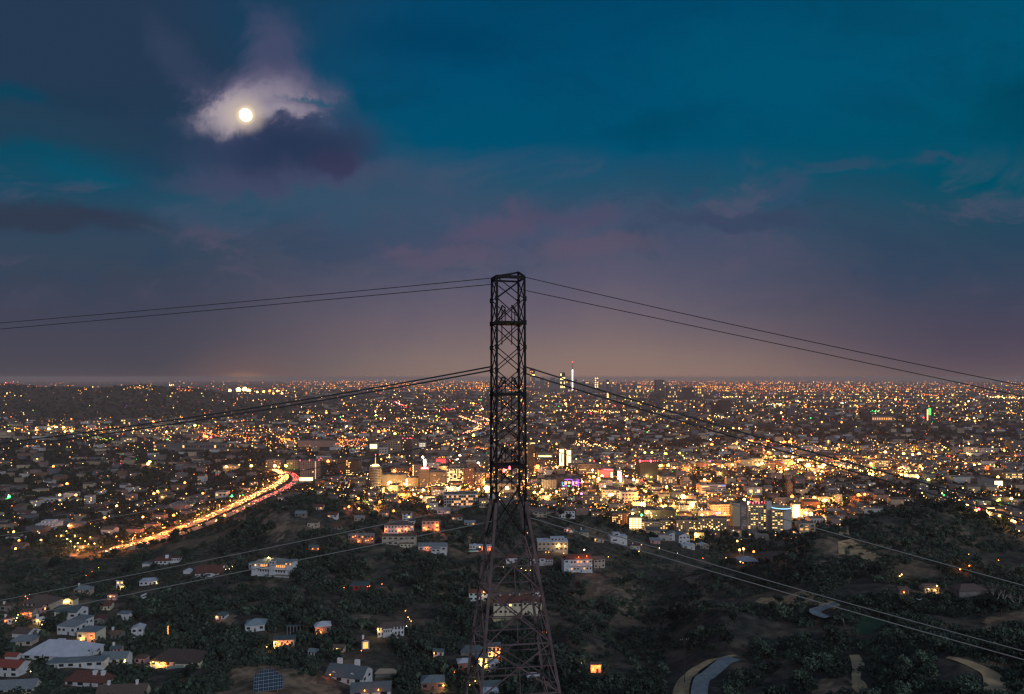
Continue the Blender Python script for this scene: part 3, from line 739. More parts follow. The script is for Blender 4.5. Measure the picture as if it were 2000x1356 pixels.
for k in range(6): roof_lights(o, [(-w/2-1, -1, 3+k*(h-3)/5)], 'Y', .9)
o, w, dp, h = block(819, 838, 917, 952, 'left wing of the beige hotel under a red and white neon sign', 'beige', W(9, 11, .05))
mb = MB(); mb.box(-w*.35, w*.45, 2, 3, h+1, h+6.5); mb.build('neon_sign_board', [emit('red_neon', (1, .05, .05), 2.4)], o)
mb = MB(); mb.box(-w*.3, w*.4, 1.5, 1.8, h+2.8, h+4.6); mb.build('neon_lettering', [emit('white_neon', (1, .62, .55), 6)], o)
mb = MB(); mb.box(-1.4, 2.4, 6, 8, h+7, h+22); mb.octa((.5, 6.5, h+16), 3.4); mb.build('bright_vertical_sign', [GLOW['w']], o); link('sign_light', plight('w', 40000*.45, 2), o, (0, 3, h+14))
o, w, dp, h = block(839, 871, 921, 952, 'right wing of the beige hotel with small lit windows', 'beige', W(13, 10, .07))
mb = MB(); mb.box(-w*.5, w*.5, dp*.3, dp*.6, h+1.1, h+4); mb.build('dark_upper_storey', WALL['grey'], o)
o, w, dp, h = block(872, 905, 913, 944, 'pale hotel whose whole face is dotted with golden windows', 'cream', W(14, 9, .62, 'Y'))
windows(o, w, dp, h*.3, 12, 2, .95, 'Y', z0=.5, seed=8)
block(906, 927, 914, 948, 'dark slim apartment tower right of the golden hotel', 'brown', W(6, 10, .12), .1)
block(928, 947, 922, 948, 'grey slab close to the left side of the pylon', 'grey', W(6, 7, .16))
o, w, dp, h = block(948, 1008, 940, 962, 'curved cream hall lit from below, seen through the pylon', 'cream', W(5, 1, .3, 'Y'))
o, w, dp, h = block(786, 805, 857, 894, 'black slab tower with red roof lights', 'dark', W(6, 8, .03), .1)
roof_lights(o, [(-w/2, 0, h+2.5), (0, 0, h+2.5), (w*.3, 0, h+3), (w/2, 0, h+2)], 'r', 1.0)
block(805, 817, 858, 893, 'ribbed grey half of the slab tower', 'grey', W(4, 9, .03))
block(753, 781, 860, 886, 'grey office block with a dark glass picture front', 'beige', W(6, 5, .12), 0, .6)
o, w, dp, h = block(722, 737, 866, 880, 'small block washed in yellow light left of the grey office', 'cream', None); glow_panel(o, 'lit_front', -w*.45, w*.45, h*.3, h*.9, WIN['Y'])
o, w, dp, h = block(740, 756, 874, 892, 'pale little tower with an orange doorway', 'white', W(3, 3, .3, 'o'))
o, w, dp, h = block(816, 831, 864, 878, 'white block with violet lit windows', 'white', None)
windows(o, w, dp, h, 5, 3, .8, 'w', seed=2)
block(583, 656, 860, 873, 'long low warehouse far behind the freeway', 'pink', None, 0, .3, name='warehouse')
o, w, dp, h = block(826, 873, 896, 906, 'low red-lit round hall behind the hotel', 'pink', None, 0, .6); glow_panel(o, 'red_lit_sign', w*.05, w*.45, h*.2, h+3, emit('red_neon', (1, .05, .05), 2.4))
o, w, dp, h = block(866, 935, 962, 990, 'white framed apartment block with orange lit balconies at the wood edge', 'white', W(14, 4, .42, 'o', ww=.78, wh=.72), .12, .5, name='apartment_block')
block(936, 962, 975, 992, 'low yellow lit block beside the framed apartments', 'cream', W(6, 2, .5, 'y'))
# right of the pylon
o, w, dp, h = block(1027, 1045, 864, 914, 'dark tower with a lit top edge just right of the pylon', 'dark', W(5, 12, .08)); glow_panel(o, 'lit_top_edge', -w/2, w/2, h-1.6, h-.2, WIN['Y'])
o, w, dp, h = block(1048, 1080, 884, 896, 'low drum shaped hall with a glowing yellow ring', 'beige', None, 0, .8); glow_panel(o, 'lit_ring', -w*.4, w*.4, h*.35, h*.6, WIN['Y'])
o, w, dp, h = block(1092, 1102, 876, 911, 'left of two slim towers with full height glowing signs', 'dark', None); glow_panel(o, 'glowing_sign', -w*.42, w*.42, 1, h-1, emit('lit_tall_sign', (1, .74, .3), 3.2))
glow_panel(o, 'sign_lettering', -w*.12, w*.12, h*.2, h*.7, emit('orange_sign_letters', (1, .25, .1), 1.2), -.7)
o, w, dp, h = block(1106, 1116, 878, 910, 'right of two slim towers with full height glowing signs', 'dark', None); glow_panel(o, 'glowing_sign', -w*.42, w*.42, 1, h-1, emit('lit_tall_sign', (1, .74, .3), 3.2))
block(1094, 1113, 862, 884, 'dark glass tower behind the two glowing signs', 'dark', W(5, 6, .1))
o, w, dp, h = block(1058, 1087, 935, 955, 'office with white upright columns left of the violet lit block', 'grey', None)
for k in range(9): mb = MB(); mb.box(-.45, .45, -1.0, -.1, 0, h); mb.build('column', WALL['white'], o, (-w/2+w*(k+.5)/9, 0, 0))
o, w, dp, h = block(1088, 1136, 930, 952, 'dark block crossed by violet and blue light frames', 'dark', None)
vm = emit('violet_tube', (.45, .12, 1), 1.6); bm_ = emit('cyan_tube', (.1, .6, 1), 1.8); pm = emit('pink_tube', (1, .3, .7), 1.6)
for i, (a, b, c, d_, m_) in enumerate([(-.3,-.27,.15,.6,bm_),(-.3,-.05,.12,.2,vm),(-.2,.1,.85,.93,vm),(-.1,-.07,.4,.9,vm),(.1,.13,.2,.9,vm),(.13,.3,.2,.27,pm),(.3,.33,.2,.95,vm),(.36,.39,.1,.9,vm),(-.02,.08,.45,.55,pm),(.18,.28,.6,.7,vm),(-.25,-.15,.45,.55,vm),(.3,.48,.5,.56,pm)]):
    glow_panel(o, 'light_frame', w*a, w*b, h*c, h*d_, m_)
for k in range(4): glow_panel(o, 'lit_bay', -w*.2+k*w*.15, -w*.2+k*w*.15+w*.09, h*.3+h*.1*(k % 2), h*.3+h*.35, WIN['y'], -.3)
block(1130, 1175, 905, 926, 'grey office with long horizontal window bands', 'beige', W(3, 6, .12, ww=.95, wh=.4), .1, .5)
o, w, dp, h = block(1170, 1198, 917, 934, 'round fronted theatre washed in pink light', mat('rose_plaster', (.55, .18, .18), .8), None)
mb = MB(); mb.cyl(0, dp*.5, h+.3, h+4, w*.45, w*.3, n=24); mb.build('dome', mat('rose_plaster', (.55, .18, .18), .8), o); glow_panel(o, 'red_marquee', -w*.2, w*.5, h+1, h+3.4, emit('red_marquee_glow', (1, .16, .16), 3)); glow_panel(o, 'white_marquee', w*.3, w*.45, 1, h*.8, WIN['w'])
link('marquee_light', plight('r', 30000*.45, 1), o, (0, -8, h*.6))
o, w, dp, h = block(1206, 1214, 918, 938, 'narrow billboard tower glowing white and blue', 'white', None); glow_panel(o, 'lit_billboard', -w/2, w/2, 2, h, WIN['w'])
o, w, dp, h = block(1248, 1286, 899, 938, 'black ribbed tower crowned with red lights', 'dark', W(10, 9, .01, ww=.3, wh=.85), .12, .8)
roof_lights(o, [(-w/2, 0, h+2)], 'r', 2.2); roof_lights(o, [(w*.12, 0, h+1.5)], 'r', 2.2)
for k in range(10): roof_lights(o, [(-w/2+w*k/9, -.3, h+1.6)], 'r', .8)
block(1289, 1322, 929, 945, 'low pale office lit yellow beside the black ribbed tower', 'cream', W(8, 3, .4))
o, w, dp, h = block(1332, 1351, 937, 952, 'cream stepped tower block with small windows', 'cream', W(5, 4, .1)); mb = MB(); mb.box(-w*.3, w*.3, dp*.2, dp*.8, h+.3, h+6); mb.build('upper_tier', WALL['cream'], o)
o, w, dp, h = block(1366, 1421, 945, 964, 'long white office with black window bands and a blue sign', 'white', W(3, 4, .1, ww=.9, wh=.4), .2, .4); glow_panel(o, 'blue_sign', w*.3, w*.48, h-2.6, h-.8, emit('blue_sign_glow', (.12, .2, 1), 1.6))
block(1458, 1490, 951, 967, 'white box building with two lit openings', 'white', W(2, 1, 1, 'y', ww=.4, wh=.5), .1, .6)
block(1213, 1247, 960, 979, 'pale warehouse with a dark glazed strip', 'white', W(5, 2, .1), .1, .5)
block(1138, 1173, 967, 986, 'pinkish apartment house under a small sign', 'pink', W(8, 4, .2), 0, .5)
block(1176, 1210, 955, 972, 'plain tan block in the middle of the bright district', 'beige', W(6, 3, .25), 0, .6)
block(1258, 1320, 993, 1011, 'long dark roofed garage in front of the bright blocks', 'dark', None, 0, .5)
o, w, dp, h = block(1229, 1253, 1008, 1035, 'narrow hotel front blazing with golden light', 'cream', W(4, 5, 1, 'Y', ww=.75, wh=.7))
link('facade_light', plight('Y', 20000*.45, 1), o, (0, -10, h*.5))
block(1254, 1288, 1016, 1036, 'cream apartments right of the blazing hotel front', 'cream', W(7, 4, .3))
block(1289, 1320, 1014, 1036, 'yellow lit apartments with a bright corner', 'beige', W(6, 4, .4))
block(1321, 1362, 1012, 1040, 'tan apartment block with rows of small windows', 'beige', W(10, 5, .25))
block(1363, 1423, 1010, 1040, 'long tan apartment row with a golden upper corner', 'beige', W(14, 6, .2), 0, .35)
block(1195, 1228, 1000, 1026, 'dark apartments with scattered yellow windows above the wood', 'brown', W(8, 5, .45))
block(1387, 1428, 984, 1008, 'low cream slab left of the blank white tower', 'cream', W(8, 4, .08), .1, .5)
o, w, dp, h = block(1431, 1445, 982, 1040, 'tall blank beige side of the tower block', 'cream', None, 0, 1.2)
o, w, dp, h = block(1445, 1460, 980, 1040, 'tower side with a faded grey mural', 'grey', None, 0, 1.1)
for k, (a, b, c, d_) in enumerate([(-.35,.3,.55,.9),(-.2,.35,.2,.42),(-.4,-.1,.02,.18)]): glow_panel(o, 'mural_patch', w*a, w*b, h*c, h*d_, mat('faded_mural_paint', (.36, .27, .26), .9, .5, .3), -.15, .14)
o, w, dp, h = block(1461, 1496, 984, 1036, 'apartment tower with a grid of yellow lit windows left of the white core', 'cream', W(7, 13, .36, ww=.62, cap=80, glass=M_glass), 0, .6, name='apartment_tower')
for k in range(7): roof_lights(o, [(-w/2+w*k/6, dp*.3, h+2.5+(k % 2)*1.5)], 'r', .9)
roof_lights(o, [(-w*.5, 0, h+4)], 'Y', 2.0)
block(1497, 1507, 978, 1037, 'plain white lift core between the two lit apartment grids', 'white', None, 0, 1.5)
o, w, dp, h = block(1508, 1529, 994, 1039, 'apartment grid below the blue ring, right of the white core', 'cream', W(4, 11, .38, ww=.66), 0, .8, name='apartment_tower')
o, w, dp, h = block(1530, 1546, 992, 1038, 'blank white end wall beneath the blue ring', 'white', None, 0, 1.2)
mb = MB(); mb.cyl(-w*.6, dp*.5, h+.4, h+3.2, w*1.15, n=32); mb.build('round_restaurant', WALL['cream'], o)
mb = MB(); mb.cyl(-w*.6, dp*.5, h+1.4, h+2.2, w*1.2, n=32); mb.build('blue_light_ring', [emit('blue_ring_glow', (.25, .55, 1), 3)], o)
o, w, dp, h = block(1548, 1563, 984, 1012, 'white hot lit facade right of the blue ring tower', 'white', None); glow_panel(o, 'glaring_screen', -w*.45, w*.3, 1, h-1, GLOW['Y']); link('screen_light', plight('Y', 30000*.45, 2), o, (0, -8, h*.6))
o, w, dp, h = block(1537, 1548, 944, 972, 'red brown church tower in the dark blocks', 'brown', W(2, 4, .0))
mb = MB(); mb.cyl(0, dp/2, h+.3, h+7, w*.6, w*.3, n=8); mb.build('belfry', WALL['brown'], o)
block(1560, 1592, 1020, 1040, 'tan house with an orange lit ground floor against the hill', 'cream', W(3, 2, .4, 'o'), 0, .6)
block(1583, 1612, 1010, 1026, 'white flat roofed block partly behind the hill', 'white', W(5, 1, .0))
block(1560, 1600, 970, 980, 'long pink lit roof behind the glaring facade', 'pink', None)
block(1670, 1700, 984, 998, 'brown red block near the hilltop', 'brown', W(4, 2, .1)); block(1688, 1728, 992, 1004, 'pale shed roof just behind the hilltop', 'white', None, 0, .5)
block(1860, 1905, 930, 944, 'long pale warehouse on the right', 'white', None, .1, .5, name='warehouse'); block(1907, 1944, 934, 950, 'second pale warehouse left of a glowing box', 'grey', None, .1, .5, name='warehouse')
o, w, dp, h = block(1942, 1958, 938, 950, 'small box glowing cream in the warehouse district', 'cream', None); glow_panel(o, 'lit_front', -w/2, w/2, .5, h, WIN['w'])
block(1964, 2012, 920, 936, 'wide yellow lit hall at the right edge', 'cream', W(12, 2, .7, 'y'))
block(1895, 1917, 849, 866, 'grey block standing before the dark park', 'grey', W(4, 4, .05)); block(1975, 1997, 860, 882, 'grey tower with a green beacon at the right edge', 'grey', W(5, 5, .1))
block(1882, 1910, 873, 884, 'row of pale low flats, left part', 'white', W(6, 2, .2)); block(1912, 1950, 874, 884, 'row of pale low flats, right part', 'white', W(8, 2, .2))
o, w, dp, h = block(1926, 1942, 990, 1010, 'block with glowing outlined edges behind the right slope', 'brown', W(3, 3, .1)); glow_panel(o, 'lit_edge', -w/2, -w/2+1, 0, h, WIN['Y']); glow_panel(o, 'lit_edge', -w/2, w/2, h-1, h, WIN['Y'], -.7)
block(1943, 1970, 1000, 1016, 'tan apartments beside the outlined block', 'beige', W(6, 3, .3)); block(1972, 2010, 995, 1014, 'pinkish apartments at the right edge behind the slope', 'pink', W(8, 3, .3))
block(1708, 1735, 898, 912, 'yellow lit mid-rise right of centre in the bright field', 'cream', W(6, 3, .6, 'y')); block(1460, 1492, 894, 910, 'pale block glowing among the amber lamps', 'cream', W(5, 3, .5))
# skyline far away
for a, b, t, e, l, wl, wn in [
 (1035,1045,720,757,'tallest skyline tower, furthest left, with a glowing stepped crown','pink',W(3,9,.3,'o')),
 (1055,1063,738,760,'plain dark skyline tower second from the left','blue',None),(1075,1085,738,761,'plain dark skyline tower third from the left','blue',None),
 (1094,1104,728,760,'skyline tower with a yellow lit upper part','blue',W(3,4,.8,'Y')),(1128,1139,747,766,'squat dark skyline block right of the light needle','blue',None),
 (1140,1150,745,766,'squat skyline block with a red roof light','blue',W(3,4,.2)),(1161,1169,737,758,'skyline tower glowing yellow from top to bottom','cream',W(2,5,.95,'Y')),
 (1184,1190,742,778,'needle thin skyline tower with a lit edge','blue',W(1,9,.6,'Y')),(1196,1205,753,768,'low dark skyline block behind the cables','blue',None),(1208,1217,750,766,'reddish low skyline block','pink',W(3,3,.3,'o')),
 (1281,1298,742,776,'broad slab with a lit top standing alone on the horizon','grey',W(5,8,.12)),(1304,1323,755,777,'wide block with orange windows right of the broad slab','grey',W(6,5,.3)),
 (1335,1355,757,779,'twin dark horizon slab further right','dark',W(5,5,.1)),(1390,1406,786,803,'grey mid-distance tower beside the black one','grey',W(4,4,.1)),(1407,1426,781,804,'black mid-distance tower with a tiny blue light','dark',W(4,4,.03)),
 (1685,1702,804,822,'dark red tower in the right distance','dark',W(3,3,.1)),(1703,1747,812,823,'orange washed long hall in the right distance','pink',W(10,1,.9,'o')),
 (1290,1330,790,803,'grey low slab below the horizon towers','grey',W(8,3,.2)),(1540,1556,798,810,'dim block near the horizon right of centre','blue',W(4,3,.2)),(1610,1630,800,812,'dim wide block near the horizon','blue',W(4,2,.2)),
 (1046,1053,744,760,'low haze dimmed tower beside the tallest one','blue',None),(1065,1073,746,763,'short hazy block between two plain skyline towers','pink',W(2,3,.5,'o')),(1086,1092,741,762,'slim hazy tower left of the yellow topped one','blue',None),(1105,1113,744,766,'hazy block just left of the light needle','blue',W(2,4,.3)),
 (1121,1127,741,766,'slim block hugging the right of the light needle','pink',W(2,4,.3,'o')),(1151,1158,750,766,'little hazy block left of the yellow skyline tower','blue',None),(1171,1180,746,765,'hazy block right of the yellow skyline tower','blue',W(3,3,.4,'o')),(1219,1232,754,768,'broad low block at the right end of the skyline cluster','blue',W(4,2,.3,'o')),
 (1240,1252,752,767,'lone low block between the cluster and the broad slab','pink',W(3,2,.3)),(1362,1374,758,776,'small grey horizon block right of the dark slab','grey',W(3,3,.2)),(1450,1462,776,790,'grey mid-distance block with few lights','grey',W(3,3,.2)),(1378,1388,792,806,'small pale mid-distance block','pink',W(3,2,.3)),(1345,1360,800,812,'wide hazy mid-distance block','blue',W(4,2,.2))]:
    block(a, b, t, e, l, wl, wn, 0, .8, 'skyscraper' if t < 780 else 'building', 'skyscraper' if t < 780 else 'office_building', parapet=False)
for q_ in [o_ for o_ in COL.objects if o_.get('label', '').startswith(('tallest skyline', 'skyline tower with a yellow'))]:
    mb = MB(); mb.box(-45, 45, -3, -1, 180 if 'yellow' in q_['label'] else 250, 215 if 'yellow' in q_['label'] else 275); mb.build('glowing_crown', [FAR['Y']], q_)
o, w, dp, h = block(1116.6, 1119.6, 722, 768, 'needle tower drawn as one bright line of light', 'dark', None, name='skyscraper', cat='skyscraper'); glow_panel(o, 'light_line', -w*.4, w*.4, 40, h, emit('bright_line', (1, .7, .55), 4), -2, 1.5)
mb = MB(); mb.octa((0, 0, h+105), 10); mb.cyl(0, 0, h, h+96, 2, n=6, mi=1); mb.build('beacon_mast', [FAR['r'], WALL['dark']], o)
o, w, dp, h = block(1810, 1818, 797, 822, 'tower glowing green at the top in the right distance', 'grey', None); glow_panel(o, 'green_panel', -w*.1, w*.5, h*.45, h, emit('green_panel_glow', (.15, .9, .2), 1.6), -1, .8); glow_panel(o, 'lit_edge', -w*.5, -w*.2, 2, h*.9, WIN['y'], -1, .8)
block(236, 258, 855, 864, 'pale box among the left flats', 'cream', W(4, 2, .2)); block(218, 233, 862, 871, 'small yellow lit box on the left flats', 'cream', W(3, 1, .4))
block(300, 345, 866, 876, 'long low hall with red and white signs on the left', 'pink', W(8, 1, .6, 'o')); block(350, 440, 866, 878, 'very long pale hall on the left flats', 'grey', W(16, 1, .2), 0, .2)
block(236, 260, 818, 830, 'hospital block with a green sign on the left', 'grey', W(5, 2, .3))
block(435, 462, 908, 917, 'petrol station canopy glowing orange', 'cream', W(6, 1, .9, 'o', wh=.4)); block(75, 120, 972, 982, 'white school building on the dark left flats', 'white', W(6, 1, .2), .1, .3); block(124, 146, 962, 972, 'white house block above the school', 'white', None)
block(165, 180, 968, 986, 'pale apartment block with a green lamp', 'white', W(4, 3, .1)); block(330, 372, 982, 992, 'pale low roof beside the freeway', 'white', None); block(245, 262, 966, 980, 'pink lit house block among dark trees', 'pink', W(3, 2, .4, 'o'))
block(370, 400, 968, 978, 'grey roofed house block above the freeway', 'grey', W(4, 1, .2)); block(420, 442, 960, 972, 'pale gable end above the freeway', 'white', W(3, 1, .1))
_gb = P(1978, 855); 

# ------------------------------------------------------------------ freeways and their cars
FW = [(205,1082),(240,1070),(300,1052),(350,1034),(400,1014),(450,992),(500,968),(532,952),(553,939),(556,930),(546,923),(530,918)]
FR_ = [(262,1078),(312,1058),(360,1042),(410,1023),(460,1001),(508,977),(545,961),(574,944),(578,933),(568,926),(550,922)]
def off(pxs, lift=.3): return [P(*p, dz=0) for p in pxs]
cl = ribbon('freeway', FW, 19, M_fwy, 1.2, step=12); cr = ribbon('freeway', FR_, 15, M_fwy, 1.2, step=12)
ribbon('road', [(150,1031),(130,1034),(119,1041),(122,1049),(140,1055),(155,1062),(160,1075),(138,1090)], 9, M_fwy, .8, step=8)
far_l = ribbon('freeway', [(898,813),(915,820),(932,826),(938,832),(928,839),(906,848)], 26, M_fwy, 1.0, step=40); far_r = ribbon('freeway', [(925,842),(945,834),(953,826),(950,818),(930,812)], 20, M_fwy, 1.0, step=40)
M_car = [mat('silver_car_paint', (.35, .35, .37), .4), mat('black_car_paint', (.03, .03, .035), .3), mat('white_car_paint', (.7, .7, .7), .4), mat('red_car_paint', (.35, .04, .04), .4)]
def car_body(m):
    mb = MB(); L, Wd = 2.2, .9
    mb.box(-L, L, -Wd, Wd, .3, .85)
    k = len(mb.v); mb.v += [(-1.5,-.8,.85),(1.1,-.8,.85),(1.1,.8,.85),(-1.5,.8,.85),(-1.0,-.68,1.42),(.5,-.68,1.42),(.5,.68,1.42),(-1.0,.68,1.42)]
    for f in ((4,5,6,7),(0,1,5,4),(1,2,6,5),(2,3,7,6),(3,0,4,7)): mb.f.append(tuple(k+i for i in f)); mb.mi.append(1)
    for x in (-1.35, 1.35):
        for y in (-.9, .9): mb.box(x-.32, x+.32, y-.1, y+.1, 0, .6, 1)
    return mb.mesh('body', [m, M_glass])
CB = [car_body(m) for m in M_car]
def lampm(name, m, r):
    mb = MB(); mb.octa((0, 0, 0), r); return mb.mesh(name, [m])
HLm = {r: lampm('headlight', GLOW['Y'], r) for r in (.45, .5, 1.2)}; TLm = {r: lampm('taillight', GLOW['r'], r) for r in (.3, .42, .9)}
CREST = MB()
def cars(path, lanes, gap, fwd, n, r, label, group, z=1.2, seed=1):
    g = random.Random(seed); acc = 0; out = []
    for a, b in zip(path[:-1], path[1:]):
        d = (b-a); L = d.length
        if L < .01: continue
        d.normalize(); nrm = Vector((-d.y, d.x, 0)); acc += L
        if acc > gap:
            acc = 0
            for ln in lanes:
                if g.random() < (.88 if a.y > 1180 else .30): out.append((a+d*g.uniform(-gap*.3, gap*.3)+nrm*ln, math.atan2(d.y, d.x)))
    out.sort(key=lambda q: q[0].y)
    for p, an in out[n:]:
        c, sn = math.cos(an+(0 if fwd else math.pi)), math.sin(an+(0 if fwd else math.pi)); zz = H(p.x, p.y)+z
        CREST.box(-2.2, 2.2, -.9, .9, zz+.1, zz+1.3, 0, an, (p.x, p.y))
        for s_ in (-.62, .62): CREST.octa((p.x+2.25*c-s_*sn, p.y+2.25*sn+s_*c, zz+.7), r, 1); CREST.octa((p.x-2.25*c-s_*sn, p.y-2.25*sn+s_*c, zz+.7), r*.75, 2)
    for p, an in out[:n]:
        o = thing('car', label, 'car', (p.x, p.y, H(p.x, p.y)+z+.05), an+(0 if fwd else math.pi), group)
        link('body', g.choice(CB), o)
        for s in (-.62, .62):
            link('headlight', HLm[r], o, (2.25, s, .7)); link('taillight', TLm[{.45: .42, .5: .3, 1.2: .9}[r]], o, (-2.25, s, .75))
def dense(path, step=3.0):
    out = []
    for a, b in zip(path[:-1], path[1:]):
        k = max(1, int((b-a).length/step))
        for i in range(k): out.append(a+(b-a)*(i/k))
    return out+[path[-1]]
cars(dense(cl), (-6.5, -2.5, 1.8, 6), 11, False, 140, .5, 'car with glaring headlights driving towards the viewer on the near freeway', 'oncoming cars on the freeway')
cars(dense(cr), (-4.5, 0, 4.5), 16, True, 80, .45, 'car showing red tail lights driving away on the near freeway', 'cars driving away on the freeway', seed=2)
cars(dense(far_l), (-6, 6), 22, False, 45, 1.2, 'car with bright headlights on the far freeway bend', 'oncoming cars on the far freeway', z=1.0, seed=3)
cars(dense(far_r), (-4, 4), 26, True, 25, 1.2, 'car with red tail lights on the far freeway bend', 'cars driving away on the far freeway', z=1.0, seed=4)
tag(CREST.build('freeway_traffic', [M_car[0], GLOW['Y'], GLOW['r']]), 'further cars crowding the freeways, seen as white and red lights', 'traffic', kind='stuff')
# lamps along the freeway throw the orange pools
for i in range(0, len(cl)-1, 3):
    q = cl[i]; px, py = pix(q); 
    o = street_lamp(px-6, py-12, .45, 'd', 55000, 9, 'amber lamp lighting the near freeway', 'amber lamps beside the near freeway')
for x, y in ((120,1046),(128,1038),(146,1046),(155,1052),(152,1062),(146,1068),(165,1058),(140,1058),(160,1070),(172,1064),(150,1075),(186,1062),(132,1052),(176,1050)):
    street_lamp(x, y, .6, random.choice('yYd'), 9000, 7, 'lamp in the bright tree-hung street crossing left of the freeway', 'lamps of the street crossing left of the freeway')
for x, y in ((262,1046),(240,1058),(300,1042),(322,1030),(285,1052),(226,1048),(268,1030)):
    street_lamp(x, y, .6, 'o', 9000, 7, 'orange lamp just above the lower end of the freeway', 'orange lamps above the lower freeway')

